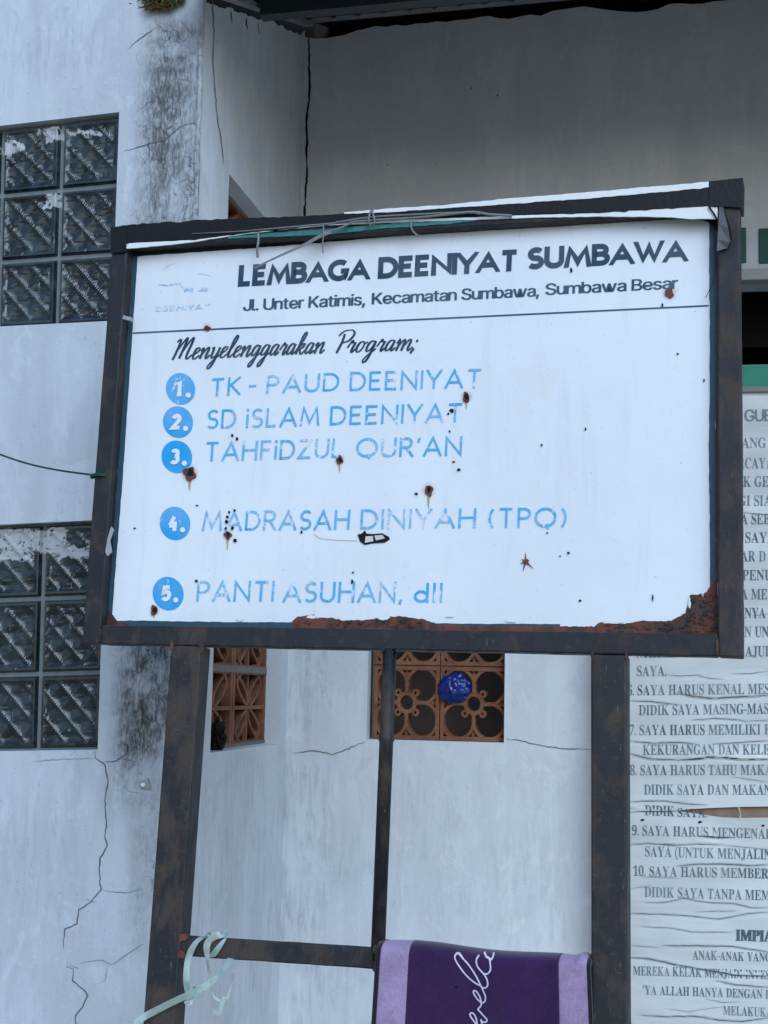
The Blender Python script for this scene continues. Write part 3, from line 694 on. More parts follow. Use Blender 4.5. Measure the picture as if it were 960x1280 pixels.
GL = json.loads(r'''{"serif":{"A":"-9,0 -9,18 9,21 24,30 49,75 206,466 224,465 399,55 411,34 425,22 443,18 443,0 229,0 229,18 270,25 283,46 253,132 103,132 79,71 75,48 87,26 128,18 128,0|113,161 242,161 177,319","B":"16,0 16,17 45,22 62,32 72,51 75,369 69,412 62,425 51,433 15,439 15,455 220,455 352,429 396,351 369,283 287,247 385,206 418,132 407,76 371,35 314,9 238,0|182,252 234,257 263,272 279,301 285,345 281,385 269,412 248,428 216,434 198,432 188,425 182,391|222,24 259,30 283,49 296,81 301,128 295,176 277,208 245,225 182,231 184,46 190,33 202,26","C":"257,-11 193,-3 137,20 91,56 56,104 34,162 26,228 34,294 56,351 92,399 139,435 195,458 259,465 309,459 388,435 408,443 419,465 437,465 437,308 420,308 392,364 356,407 313,434 265,443 174,389 144,226 177,74 278,24 318,29 358,45 395,71 428,106 447,89 365,14","D":"20,0 20,17 47,21 63,30 71,46 74,75 74,374 71,407 61,426 43,435 15,439 15,455 222,455 328,441 405,396 452,325 468,228 408,57 228,0|222,24 279,37 319,75 343,139 351,229 319,382 223,433 202,431 190,423 182,385 182,72 190,34 202,27","E":"14,0 14,17 44,20 62,30 72,48 75,78 72,405 62,425 44,435 16,439 16,455 399,455 399,320 383,320 369,373 340,406 295,424 232,430 191,424 186,417 183,388 183,246 232,252 259,269 277,300 288,345 304,345 304,118 287,118 273,181 259,201 241,213 216,220 183,222 183,67 185,47 192,35 206,29 276,30 313,39 345,53 371,75 393,105 411,143 430,143 402,0","G":"268,-10 200,-3 141,19 93,55 57,103 35,161 28,229 35,295 57,352 93,399 139,435 195,458 257,465 311,459 388,436 406,443 419,465 437,465 437,308 420,308 382,379 357,406 329,426 299,439 267,443 176,389 146,228 154,135 180,67 221,26 275,13 308,16 328,27 339,45 343,71 339,154 329,170 309,179 275,182 275,198 500,198 500,182 473,179 457,171 449,155 446,29 357,0","H":"15,0 15,17 45,22 62,32 72,50 75,81 75,379 71,406 62,424 44,434 16,439 16,455 242,455 242,439 204,432 187,415 182,379 182,251 342,251 342,379 337,415 320,432 282,439 282,455 507,455 507,439 478,434 461,424 452,407 449,379 452,52 461,33 478,22 507,17 507,0 282,0 282,17 311,21 329,31 339,49 342,221 182,221 185,50 194,32 212,22 242,17 242,0","I":"13,0 13,17 61,32 72,49 75,75 72,412 63,427 45,435 13,439 13,455 244,455 244,439 214,435 196,427 186,412 183,77 187,44 194,34 206,26 246,17 246,0","J":"109,-65 51,-54 29,-40 11,-22 0,-1 0,44 11,61 26,71 44,75 64,71 79,62 89,47 93,28 77,-19 84,-35 105,-40 126,-36 139,-25 148,21 146,391 135,422 122,430 79,439 79,455 314,455 314,439 292,436 266,423 256,392 255,89 219,-27","K":"16,0 16,17 45,22 63,32 72,50 75,81 72,406 63,424 45,434 17,439 17,455 242,455 242,439 205,432 187,415 183,379 183,234 342,398 349,418 334,434 291,439 291,455 486,455 486,439 415,419 345,361 271,285 463,46 487,25 519,17 519,0 281,0 281,17 322,21 334,34 316,66 199,214 183,198 186,50 195,32 213,22 242,17 242,0","L":"15,0 15,17 45,22 62,32 72,50 75,81 75,379 71,407 62,425 44,434 16,439 16,455 250,455 250,439 208,434 188,416 182,379 185,47 200,31 214,28 278,31 315,40 345,56 370,80 391,112 409,154 427,154 402,0","M":"14,0 14,17 43,22 61,32 72,50 75,79 74,402 64,426 15,439 15,455 185,455 317,142 449,455 617,455 617,439 590,433 573,423 563,405 561,61 571,31 582,23 617,17 617,0 396,0 396,17 433,25 443,32 453,61 455,399 288,0 270,0 105,389 105,80 109,48 120,30 139,20 169,17 169,0","N":"403,-11 107,350 110,49 119,31 136,21 167,17 167,0 18,0 18,17 54,23 65,30 75,57 76,79 76,388 49,421 28,436 18,439 18,455 156,455 391,169 390,399 379,425 353,436 331,439 331,455 480,455 480,439 450,434 433,425 425,407 422,-11","O":"261,-11 213,-6 169,7 129,29 94,58 66,93 45,134 32,179 28,228 32,276 45,321 66,362 95,397 130,426 170,448 216,462 265,466 313,462 357,448 397,427 431,399 459,364 481,323 494,277 498,228 494,179 481,134 459,93 430,58 395,29 355,7 310,-6|265,12 351,66 379,228 371,321 348,389 310,430 260,443 174,389 145,228 153,135 177,67 215,26","P":"15,0 15,17 45,22 62,32 72,50 75,81 75,379 71,406 62,424 44,434 16,439 16,455 287,451 336,440 366,422 390,398 404,367 409,332 398,280 367,240 314,214 242,206 182,206 185,50 194,32 212,22 242,17 242,0|182,230 244,235 272,253 287,283 292,329 288,375 275,406 252,425 216,431 189,424 182,398","R":"15,0 15,17 45,22 62,32 72,50 75,81 75,379 71,406 62,424 44,434 16,439 16,455 217,455 305,448 367,426 405,388 417,334 392,265 315,224 443,36 463,19 480,17 480,0 338,0 201,212 182,212 185,50 194,32 212,22 242,17 242,0|182,234 249,240 280,258 298,290 304,336 284,407 224,431 202,429 190,422 184,409 182,385","S":"43,-11 43,158 62,158 83,94 111,50 149,24 197,15 231,20 257,36 273,60 279,89 265,129 225,160 112,221 77,253 56,289 50,332 54,370 67,403 88,429 115,449 148,462 206,465 300,445 313,450 320,466 339,466 339,319 322,319 310,354 293,385 272,410 248,429 222,441 194,445 163,440 140,426 125,406 120,380 124,356 137,336 159,319 290,253 317,233 337,211 350,188 359,133 354,93 339,58 314,29 281,8 240,-6 158,-8 85,12 69,7 61,-11","T":"92,0 92,17 123,21 142,31 152,50 156,81 156,433 102,426 65,403 41,367 29,318 11,318 11,455 410,455 410,317 394,317 357,404 263,433 263,81 267,49 276,30 296,21 328,17 328,0","U":"248,-13 168,-2 114,29 83,81 73,155 70,406 61,424 43,434 15,439 15,455 240,455 240,439 202,432 185,415 182,400 181,140 186,88 203,51 232,29 275,22 363,56 392,159 392,378 389,406 379,423 360,433 328,439 328,455 474,455 474,439 448,432 433,421 425,404 422,181 412,92 380,32 325,-2","V":"212,-13 44,381 22,420 8,432 -14,439 -14,455 211,455 211,439 166,432 156,423 152,410 161,378 259,143 348,377 355,409 351,423 342,432 299,439 299,455 442,455 442,439 423,436 408,427 395,411 230,-13","Y":"101,0 101,17 131,22 148,32 157,50 161,81 161,179 29,414 14,429 -13,438 -13,455 207,455 207,438 179,436 158,425 158,405 248,226 333,366 345,389 349,408 336,430 295,438 295,455 439,455 439,438 423,434 396,411 268,203 271,50 280,32 298,22 328,17 328,0","Z":"20,0 20,11 276,430 214,430 141,420 115,407 94,386 76,356 61,316 44,316 57,455 406,455 406,443 153,29 239,29 302,37 349,61 384,103 407,164 424,164 407,0","0":"188,-7 133,1 91,24 60,61 39,111 27,171 23,241 27,311 39,371 60,420 91,456 133,479 189,486 242,479 283,456 314,419 336,370 348,310 353,240 348,171 336,110 314,61 283,24 241,1|188,37 219,50 237,91 246,155 248,240 246,326 237,390 219,429 189,443 157,429 139,390 130,326 127,240 130,155 139,91 157,50","1":"65,0 65,36 135,38 146,45 152,58 154,416 108,365 87,351 67,346 52,349 40,359 31,375 28,396 101,426 179,482 254,482 256,61 261,47 271,38 343,36 343,0","2":"24,0 24,69 160,210 187,245 218,307 224,338 223,405 212,427 196,441 174,445 145,438 126,416 116,380 112,329 77,333 50,344 32,365 26,396 30,419 43,441 63,459 92,474 129,483 174,486 240,479 288,456 318,421 328,375 326,352 308,306 268,252 87,74 263,77 279,86 292,101 305,141 345,141 341,0","3":"163,-7 117,-4 81,5 53,18 34,35 23,54 19,74 23,96 36,113 54,123 76,126 82,89 99,62 125,46 158,40 180,42 216,61 230,79 238,105 241,139 234,174 214,202 181,221 95,227 95,269 140,269 178,275 204,296 220,327 225,367 221,400 211,424 193,440 169,445 148,441 133,430 122,413 111,341 75,345 47,356 30,374 24,401 34,434 62,461 108,480 173,486 237,479 286,458 317,423 328,377 320,335 298,301 265,275 225,256 279,238 305,222 326,201 340,174 345,138 341,101 329,70 312,44 261,10 197,-5","4":"121,0 121,36 161,38 179,44 191,58 195,125 9,125 9,166 199,480 293,480 293,169 363,169 363,125 293,125 293,84 297,58 309,44 357,36 357,0|56,169 195,169 199,416 195,406","5":"165,-7 119,-4 84,5 58,18 40,35 30,54 27,75 31,95 42,109 59,118 81,121 88,83 111,52 130,43 154,40 195,50 212,63 226,83 234,111 237,148 231,192 213,223 184,241 146,247 87,240 71,235 40,247 62,480 316,480 319,357 281,357 272,391 258,404 105,406 94,281 168,291 238,282 293,256 328,211 340,148 336,108 324,75 306,48 282,27 255,12 226,1","6":"197,-7 150,-1 109,18 76,49 51,93 35,151 30,222 33,275 42,325 57,370 77,409 104,441 137,466 176,481 222,486 261,484 291,476 329,449 338,431 336,393 322,376 298,364 260,360 251,419 243,434 232,443 216,447 180,435 152,401 134,345 125,269 161,286 186,292 218,294 273,285 315,258 343,214 352,155 342,90 313,38 264,5|199,38 222,44 239,64 251,98 255,148 250,196 238,228 219,247 193,253 154,243 125,221 131,138 147,81 170,48","7":"111,0 289,406 113,406 86,398 74,372 70,338 30,338 33,480 353,480 353,447 168,0","8":"183,-7 132,-2 91,11 60,31 38,57 25,88 20,122 27,162 47,193 79,219 119,242 83,267 57,296 41,327 36,364 39,395 50,423 70,449 99,469 140,482 191,486 254,478 299,453 325,415 334,369 328,333 310,305 244,260 296,230 330,199 349,166 355,127 344,71 310,29 256,2|203,283 224,298 239,317 247,340 250,370 243,407 234,423 222,436 206,444 187,447 163,442 145,426 134,402 130,372 135,341 149,318|187,32 218,37 241,55 257,82 262,116 256,146 239,170 164,216 126,178 115,152 111,120 116,84 132,56 156,38","9":"152,-7 116,-4 88,4 67,17 53,33 45,51 44,83 50,94 75,107 103,56 126,41 156,36 223,84 251,230 234,212 212,198 186,188 155,185 103,194 60,220 33,264 24,324 28,369 42,409 64,441 95,466 133,481 177,486 223,480 264,463 298,433 323,390 340,332 345,261 343,207 321,111 301,72 274,39 241,14 200,-2|184,233 206,236 224,245 251,278 245,352 231,403 209,432 181,441 156,434 137,413 125,377 121,328 137,257",".":"89,-9 60,1 51,15 48,36 51,57 60,71 89,81 106,79 119,71 129,57 132,36 129,15 119,1 106,-7","(":"126,-106 81,-43 51,28 33,104 27,184 33,265 51,342 81,415 126,480 181,480 140,413 110,340 93,264 87,185 93,108 110,32 140,-40 181,-106",")":"21,-106 62,-40 91,32 109,108 115,185 109,264 91,340 61,413 20,480 76,480 120,415 151,342 169,265 175,184 169,104 151,28 120,-43 76,-106",",":"28,-87 61,78 124,78 129,71 118,33 71,-87","-":"27,154 27,206 189,206 189,154","“":"64,0 64,480 339,480 339,0|98,34 306,34 306,445 98,445"},"sans":{"J":"185,-7 124,3 75,33 44,81 33,145 33,173 98,173 104,104 122,74 149,56 185,50 220,56 248,74 266,104 272,145 272,509 336,509 336,145 326,81 294,33 246,3","l":"139,-2 101,3 74,20 58,47 53,84 53,509 114,509 114,99 120,62 130,54 170,54 181,3",".":"95,-4 63,9 50,41 63,73 95,87 128,73 141,41 128,9","U":"259,-8 203,-2 154,15 114,43 85,80 66,124 60,173 60,509 124,509 128,144 160,87 187,68 220,56 259,52 298,56 331,68 357,87 377,113 389,144 393,178 393,509 457,509 457,173 451,124 433,80 403,43 363,15 315,-2","n":"114,227 114,0 53,0 53,379 112,379 112,287 102,287 124,332 152,362 187,379 227,384 264,380 295,369 321,349 341,321 353,285 357,240 357,0 296,0 296,235 290,275 273,304 246,323 210,329 161,317 126,283","t":"204,379 204,327 6,327 6,379|65,471 126,471 128,76 136,61 150,53 202,54 213,2 180,-4 125,2 92,21 72,52 65,93","e":"212,-8 161,-2 117,16 82,46 56,85 40,132 34,187 39,242 55,290 81,329 115,359 157,378 236,382 294,361 341,315 368,242 371,169 75,169 75,221 338,221 310,202 298,269 283,294 263,314 237,326 173,326 146,313 125,294 99,241 100,139 110,106 128,80 151,61 179,50 234,48 271,61 306,105 365,91 353,63 311,19 283,4","r":"53,0 53,379 112,379 115,321 130,347 152,367 181,380 243,384 243,322 182,323 159,315 126,284 114,237 114,0","K":"104,145 104,216 193,324 364,509 448,509|60,0 60,509 125,509 125,334 124,225 125,193 125,0|372,0 188,259 228,309 449,0","a":"160,-9 94,5 68,22 48,45 35,73 30,108 43,161 78,193 125,211 252,230 273,243 276,257 267,297 240,322 196,331 149,322 118,301 100,274 41,291 57,322 104,364 163,382 194,384 263,372 306,343 322,320 333,290 337,251 337,0 277,0 277,52 272,52 236,12 190,-6|170,45 228,59 263,93 272,115 276,190 200,171 134,159 103,139 95,124 94,87 102,72 130,52","i":"53,0 53,379 114,379 114,0|84,443 54,455 41,483 54,512 84,524 114,512 126,483 114,455","m":"53,0 53,379 112,379 108,295 132,346 151,363 195,384 219,386 257,380 287,361 309,331 321,295 312,295 322,321 357,361 407,383 468,383 497,372 522,354 541,328 553,296 557,255 557,0 496,0 496,254 490,289 473,313 447,326 419,330 374,320 345,290 338,270 335,0 274,0 274,260 269,288 253,311 229,326 199,330 158,320 126,289 117,266 114,0","s":"182,-8 112,3 84,18 45,63 36,94 94,107 105,79 124,60 150,49 181,45 217,50 244,62 262,81 268,103 265,121 254,136 237,147 104,186 72,208 53,237 47,274 51,305 65,332 87,354 115,370 149,381 187,384 223,381 279,358 299,339 324,290 268,277 243,316 219,328 187,333 156,329 131,317 114,299 112,258 124,243 144,232 275,194 306,171 325,142 331,107 326,75 312,47 290,24 260,6 223,-5","S":"224,-9 172,-4 128,9 91,31 64,60 46,96 38,137 104,137 110,110 142,71 166,59 224,49 286,60 311,74 341,114 346,139 342,161 332,179 296,205 128,260 86,289 60,326 52,372 58,413 75,448 102,476 138,498 180,511 227,516 275,511 316,498 351,476 377,449 394,415 401,378 337,378 326,412 302,437 267,453 225,459 167,448 145,435 118,398 119,352 148,319 169,308 312,264 359,238 395,198 408,139 403,99 386,64 360,34 323,11 278,-4","u":"182,-5 146,-1 115,11 89,31 69,59 57,95 53,139 53,379 114,379 114,144 119,105 137,75 164,56 200,50 226,53 268,77 293,122 296,379 357,379 357,0 298,0 298,92 307,92 286,47 257,17 222,0","b":"229,-8 172,4 138,31 118,59 112,59 112,0 53,0 53,509 114,509 114,319 137,346 171,373 197,381 229,384 274,378 313,361 345,332 370,293 385,245 390,189 385,133 370,84 346,45 313,16 274,-2|220,47 253,51 301,88 316,117 328,189 316,261 301,290 280,311 253,325 220,330 188,325 161,312 140,291 125,263 113,189 125,115 140,86 162,65 188,51","w":"138,0 23,379 87,379 165,91 175,41 165,41 252,379 316,379 392,91 402,41 391,41 413,135 480,379 545,379 429,0 368,0 277,338 291,338 199,0","B":"60,0 60,509 289,504 329,491 359,469 381,442 394,410 395,344 373,301 356,286 315,267 315,262 363,245 385,227 414,173 418,136 413,100 400,67 377,39 344,18 301,4|125,57 245,57 296,63 330,80 349,105 355,137 352,161 327,203 279,228 125,231|125,285 265,288 308,309 333,348 336,372 330,403 313,429 283,446 240,452 125,452","c":"207,-8 159,-2 117,16 82,46 56,85 40,133 34,187 40,243 56,291 82,330 117,360 159,378 234,383 284,368 324,341 353,301 362,277 303,262 290,289 270,311 242,325 207,330 173,325 145,310 108,258 99,224 99,151 108,117 124,89 145,66 173,51 207,46 243,52 271,66 292,89 304,117 363,102 341,56 306,21 261,-1","G":"269,-7 205,1 149,25 104,64 69,116 47,179 40,254 47,329 69,393 103,445 149,484 203,508 265,516 304,513 374,489 429,445 465,384 474,349 408,349 387,393 356,427 315,448 265,456 222,450 183,432 150,404 125,364 109,314 103,254 109,194 125,145 151,105 184,76 224,59 269,53 309,57 345,71 374,93 396,123 410,160 415,202 434,199 283,199 283,256 478,256 471,141 451,91 419,50 377,19 326,0",",":"38,-119 68,71 137,71 84,-119","E":"60,0 60,509 372,509 372,452 125,452 125,286 355,286 355,229 125,229 125,57 375,57 375,0"}}''')
def parse(s): return [[tuple(map(int, q.split(','))) for q in l.split(' ')] for l in s.split('|')]
GL = {k: {c: parse(s) for c, s in v.items()} for k, v in GL.items()}
def area(l): return sum(l[i][0] * l[(i + 1) % len(l)][1] - l[(i + 1) % len(l)][0] * l[i][1] for i in range(len(l))) / 2
def inside(p, l):
    c = False; n = len(l)
    for i in range(n):
        a, b = l[i], l[(i + 1) % n]
        if (a[1] > p[1]) != (b[1] > p[1]) and p[0] < (b[0] - a[0]) * (p[1] - a[1]) / (b[1] - a[1]) + a[0]: c = not c
    return c
def outline_text(mb, text, font, fnp, p0, p1, cap, capunits, space=190, gap=34, upx=0.0):
    G = GL[font]; x = 0; items = []; first = None
    for ch in text:
        if ch == ' ': x += space; continue
        L = G[ch]; mn = min(p[0] for l in L for p in l); mx = max(p[0] for l in L for p in l)
        items.append((x - mn, L)); x += mx - mn + gap
    W_ = x - gap; dx, dy = (p1[0] - p0[0]) / W_, (p1[1] - p0[1]) / W_; k = cap / capunits
    for ox, L in items:
        big = max(L, key=lambda l: abs(area(l))); sg = area(big) > 0
        outs = [l for l in L if (area(l) > 0) == sg]; ins = [l for l in L if (area(l) > 0) != sg]
        for n_, l in enumerate(outs):
            hs = [h for h in ins if inside(h[0], l)]
            T = lambda q: fnp(p0[0] + (q[0] + ox) * dx + upx * q[1] * k, p0[1] + (q[0] + ox) * dy - q[1] * k, -.00012 * n_)
            loops = [l] + hs
            tr = tessellate_polygon([[Vector((q[0], q[1], 0)) for q in lp] for lp in loops])
            mb.add([T(q) for lp in loops for q in lp], [list(t) for t in tr])

# ================================================================ THE SIGN
SG_ROOT = empty('notice_sign', SROOT, SR)
tag(SG_ROOT, 'white notice board with faded blue writing in a rusty black frame on two posts', 'sign')
def spart(mb, name, mat, parent=None, **kw): return mb.build(name, mat, parent or SG_ROOT, **kw)
def bar_px(tl, tr, br, bl, y0=0.0, y1=.038, jt=.45):
    """a tube whose front face has these four pixel corners, its edges slightly uneven along the length"""
    mb = MB(); n = 48; horiz = math.dist(tl, tr) > math.dist(tl, bl); sd_ = tl[0] * .37 + tr[1] * .11
    rows = []; d = Vector((0, y1 - y0, 0)); jt = min(jt, .02 * min(math.dist(tl, tr), math.dist(tl, bl)))
    for i in range(n + 1):
        t = i / n
        if horiz: A = [lerp(tl[k], tr[k], t) for k in (0, 1)]; Bq = [lerp(bl[k], br[k], t) for k in (0, 1)]
        else: A = [lerp(tl[k], bl[k], t) for k in (0, 1)]; Bq = [lerp(tr[k], br[k], t) for k in (0, 1)]
        e = 1 if horiz else 0
        if 0 < i < n: A[e] += jt * (jag(t * 30, 1, sd_) + .6 * jag(t * 90, 1, sd_ + 1)); Bq[e] += jt * (jag(t * 30, 1, sd_ + 2) + .6 * jag(t * 90, 1, sd_ + 3))
        a_, b_ = S(*A, y0), S(*Bq, y0); rows.append([a_, b_, b_ + d, a_ + d])
    mb.grid([r + [r[0]] for r in rows]); mb.quad(*rows[0]); mb.quad(*rows[-1]); return mb
fr = bar_px((142, 287), (161, 286), (124.5, 804), (102, 805)); frame = spart(fr, 'frame', M['metal'], bevel=.003)
spart(bar_px((897, 231), (924.5, 229), (928.8, 822), (897.5, 820.5)), 'upright', M['post'], frame, bevel=.003)
spart(bar_px((161.3, 286), (896.7, 231), (896.8, 264), (159.5, 310), .0006), 'top_rail', M['metal'], frame, bevel=.003)
spart(bar_px((126.8, 781), (897.2, 792), (897.2, 820.5), (124.8, 805), .0006), 'bottom_rail', M['metal'], frame, bevel=.003)
# posts, set down to the ground
def to_ground(a, b):          # continue the edge a->b (pixels) down to z = 0 in the sign frame
    A, Bq = S(*a), S(*b); t = A.z / (A.z - Bq.z); p = A + (Bq - A) * t; return p
def post(tl, tr, bl, br, name, mat):
    p = [to_ground(tl, bl), to_ground(tr, br), S(*tr), S(*tl)]; d = Vector((0, .046, 0)); off = Vector((0, -.0012, 0))
    mb = MB(); mb.hexa([q + off for q in p], [q + d for q in p]); return spart(mb, name, mat, bevel=.004)
post((214, 806.8), (252, 808), (178.5, 1280), (218.5, 1280), 'post', M['post'])
post((738.5, 818), (783, 819), (739, 1280), (784.5, 1280), 'post', M['post'])
# thin centre bar and cross rails
mb = MB(); a, b = S(487.5, 812, .014), S(472, 1200, .014); mb.tube([a, lerp(a, b, .28), lerp(a, b, .285), lerp(a, b, .3), lerp(a, b, .305), b], [.0128, .0128, .0145, .0145, .0128, .0128], 14)
spart(mb, 'centre_bar', M['post'], smooth=True)
spart(bar_px((226, 1170.5), (738, 1203), (738, 1230), (224, 1195), .004, .034), 'cross_rail', M['post'], bevel=.003)
for (x, y, r) in ((227, 1172, 7), (226, 1193, 6)):
    mb = MB(); mb.slab([S(a, b, -.0005) for a, b in blob(x, y, r, r * .8, 14, x)], (0, .012, 0)); spart(mb, 'weld', M['rust'])
for i, (x, y, rx, ry) in enumerate(((214, 808, 2.2, 5), (252, 809.5, 2.4, 6), (740, 819, 2.4, 6), (783, 820, 2.2, 5), (478, 812, 3, 2.4), (497, 813, 3, 2.4), (897, 806, 1.6, 12), (125, 793, 1.5, 9), (469, 1186, 3, 5), (469, 1212, 3, 5), (160, 297, 1.4, 8), (738, 1204, 3, 4))):
    mb = MB(); mb.slab([S(a, b, -.0028) for a, b in blob(x, y, rx, ry, 16, i + 3, .5)], (0, .006, 0)); spart(mb, 'weld', M['post'] if i % 3 else M['rust'], None)
# board
bd = MB()
inner = [S(*p, YB) for p in ((158, 312), (899, 262), (899.5, 796), (126, 786))]
bd.slab(inner[::-1], (0, .004, 0)); board = spart(bd, 'board', M['board'])
def YBf(dy=-.0008): return lambda x, y, dz=0.0: S(x, y, YB + dy + dz)
# dark vinyl border, with the shade below the top rail painted in
def strip(top, bot, y0, th, jt=.6, seed=0, n=120):
    x0, x1 = top[0][0], top[-1][0]; T = []; Bt = []
    for i in range(n + 1):
        x = lerp(x0, x1, i / n); T.append((x, pl(top, x) + jt * jag(x, .11, seed) + .5 * jt * jag(x, .5, seed))); Bt.append((x, pl(bot, x) + jt * jag(x, .13, seed + 5) + .5 * jt * jag(x, .45, seed + 6)))
    mb = MB(); mb.grid([[S(*a, y0), S(*b, y0)] for a, b in zip(T, Bt)])
    mb.grid([[S(*a, y0), S(*a, y0) + Vector((0, th, 0))] for a in T]); mb.grid([[S(*a, y0), S(*a, y0) + Vector((0, th, 0))] for a in Bt]); return mb
def vstrip(left, right, y0, th, jt=.5, seed=0, n=140):     # lists of (y, x)
    mb = MB(); a0, a1 = left[0][0], left[-1][0]; Ls = []; Rs = []
    for i in range(n + 1):
        y = lerp(a0, a1, i / n); Ls.append((pl(left, y) + jt * jag(y, .10, seed), y)); Rs.append((pl(right, y) + jt * jag(y, .12, seed + 4), y))
    mb.grid([[S(*a, y0), S(*b, y0)] for a, b in zip(Ls, Rs)])
    mb.grid([[S(*a, y0), S(*a, y0) + Vector((0, th, 0))] for a in Ls]); mb.grid([[S(*a, y0), S(*a, y0) + Vector((0, th, 0))] for a in Rs]); return mb
yt = YB - .0012
spart(vstrip([(312, 161), (786, 128)], [(312, 172.5), (420, 165), (600, 153), (778, 139)], yt, .0012, .4, 1), 'dark_border', M['teal'], board)
spart(vstrip([(264, 886.5), (500, 887), (560, 886), (740, 888)], [(264, 897), (500, 897), (530, 894), (600, 896), (728, 896)], yt, .0012, .8, 2), 'dark_border', M['teal'], board)
spart(strip([(158, 308), (420, 285), (640, 268), (897, 255)], [(158, 321.5), (200, 318), (330, 309), (480, 296.5), (630, 282.5), (760, 275), (820, 272.5), (868, 272), (884, 277), (897, 290)], yt - .0003, .0012, .7, 3), 'dark_border', M['tape'], board)  # black top strip: border trim plus painted shade under the rail
spart(strip([(139, 775.5), (300, 777.5), (500, 778.5), (640, 780), (700, 780)], [(139, 783), (700, 790)], yt, .0012, .6, 4), 'dark_border', M['teal'], board)
# rust along the bottom and in the lower right corner
rt = [(365, 776), (372, 771), (392, 768), (395, 773), (415, 772), (424, 776), (470, 774), (478, 771), (500, 770), (512, 772), (530, 774), (546, 780), (600, 782), (640, 782), (700, 783), (742, 783), (750, 778), (770, 779), (780, 780), (804, 775), (816, 777), (839, 775.5), (851, 769.6), (857, 766), (858.2, 761), (861, 752), (862.5, 743.5), (876.5, 743.2), (879, 746), (887, 734), (896.5, 723), (899, 723)]
T = []
for (x0, y0), (x1, y1) in zip(rt, rt[1:]):
    n = max(1, int(math.hypot(x1 - x0, y1 - y0) / 3))
    for k in range(n):
        x, y = lerp(x0, x1, k / n), lerp(y0, y1, k / n); T.append((x + .8 * jag(x + y, .6, 3), y + 1.1 * jag(x - y, .5, 4)))
mb = MB(); mb.slab([S(x, y, yt - .0009) for x, y in T + [(899, 796), (365, 789)]], (0, .0018, 0)); spart(mb, 'rust_patch', M['rust'], board)
fk = MB(); random.seed(11)
for i in range(150):
    if i < 85:
        x, y = random.uniform(858, 897), random.uniform(742, 793)
        if y < 723 + (897 - x) * .75 + 4: continue
    elif i < 120: x, y = random.uniform(752, 860), random.uniform(780, 790)
    else: x, y = random.uniform(368, 540), random.uniform(774, 785)
    r = random.uniform(.8, 2.6); lift = random.uniform(.0008, .0032)
    fk.slab([S(a, b, yt - .0012 - lift) for a, b in blob(x, y, r * random.uniform(.8, 1.6), r * random.uniform(.5, 1.0), 9, i, .8)], (0, lift * .8, 0))
rf_ = spart(fk, 'rust_flakes', rusty('flaking rust', (.012, .007, .007), (.105, .038, .024), .8, (.05, .018, .013)), board); rf_['kind'] = 'stuff'
mb = MB(); rl = [(700, 133), (745, 127), (760, 130), (772, 137), (780, 145), (786, 158)]
mb.slab([S(x, y, yt - .0009) for x, y in ((129, 715), (134.5, 735), (134, 752), (138, 765), (146, 776), (162, 781), (162, 786), (124, 786))], (0, .0018, 0)); spart(mb, 'rust_patch', M['rust'], board)
# rusty inner lip on both uprights
spart(vstrip([(316, 160.8), (790, 125.2)], [(316, 164.5), (420, 158), (600, 146), (700, 138), (780, 131)], yt - .002, .002, .8, 6), 'rust_lip', M['rust'], frame)
spart(vstrip([(300, 896), (480, 895.5), (560, 894), (600, 895), (728, 895)], [(300, 899.5), (728, 899.5)], yt - .002, .002, 1.2, 7), 'rust_lip', M['rust'], frame)
mb = MB(); mb.slab([S(x, y, -.004) for x, y in ((139, 658), (142, 662), (137, 676), (139.5, 690), (134, 695), (131.5, 690), (134.5, 672))], (0, .003, 0)); spart(mb, 'torn_tape', M['zinc'], frame)
mb = MB(); mb.slab([S(x, y, -.003) for x, y in ((154, 394), (164, 396.5), (163, 401), (153, 398.5))], (0, .01, 0)); spart(mb, 'clip', M['zinc'], frame)
# tape and vinyl wrapped over the top rail
tp = MB()
spart(strip([(139.5, 284.5), (161, 281), (244, 275), (310, 272.5), (406, 269), (480, 265.5), (630, 255), (750, 246), (862, 235), (924.8, 229)],
            [(139.5, 316), (161, 303), (244, 299), (310, 291), (406, 281), (480, 274), (580, 268.5), (630, 268), (750, 266), (862, 259), (924.8, 257)], -.0035, .0035, 1.5, 11), 'tape_wrap', M['tape'], frame)
mb = bar_px((138.3, 284), (158.5, 281.5), (157, 315), (138.3, 316.5), -.0055, .041); spart(mb, 'tape_corner', M['tape'], frame, bevel=.003)
mb = bar_px((886, 226.5), (928.6, 222), (927.8, 259.5), (886, 257.5), -.0058, .042); spart(mb, 'tape_corner', M['tape'], frame, bevel=.003)
spart(strip([(430, 265.5), (480, 261), (560, 256), (630, 248.5), (760, 238), (880, 227.5), (886, 227)], [(430, 267), (480, 265.6), (560, 260), (630, 255.2), (760, 246), (880, 235), (886, 234)], -.0048, .005, .7, 12), 'vinyl_edge', M['vinyl'], frame)
spart(strip([(158, 304), (200, 302), (244, 299.5), (310, 290.8), (406, 281), (520, 274), (660, 269), (750, 266), (862, 259), (897, 257)], [(158, 311), (200, 307), (244, 302), (310, 291.8), (406, 281.8), (520, 277), (660, 272), (750, 270.5), (830, 271), (862, 273.5), (897, 273.5)], -.0026, .003, .5, 13), 'vinyl_edge', M['vinyl'], frame)
spart(strip([(285, 295.5), (406, 286), (500, 279), (560, 275.5), (600, 273)], [(285, 298.5), (406, 293), (480, 285.5), (560, 280), (600, 275)], -.0018, .003, .7, 14), 'vinyl_edge', M['teal_band'], frame)['label'] = 'faded green strip of vinyl'
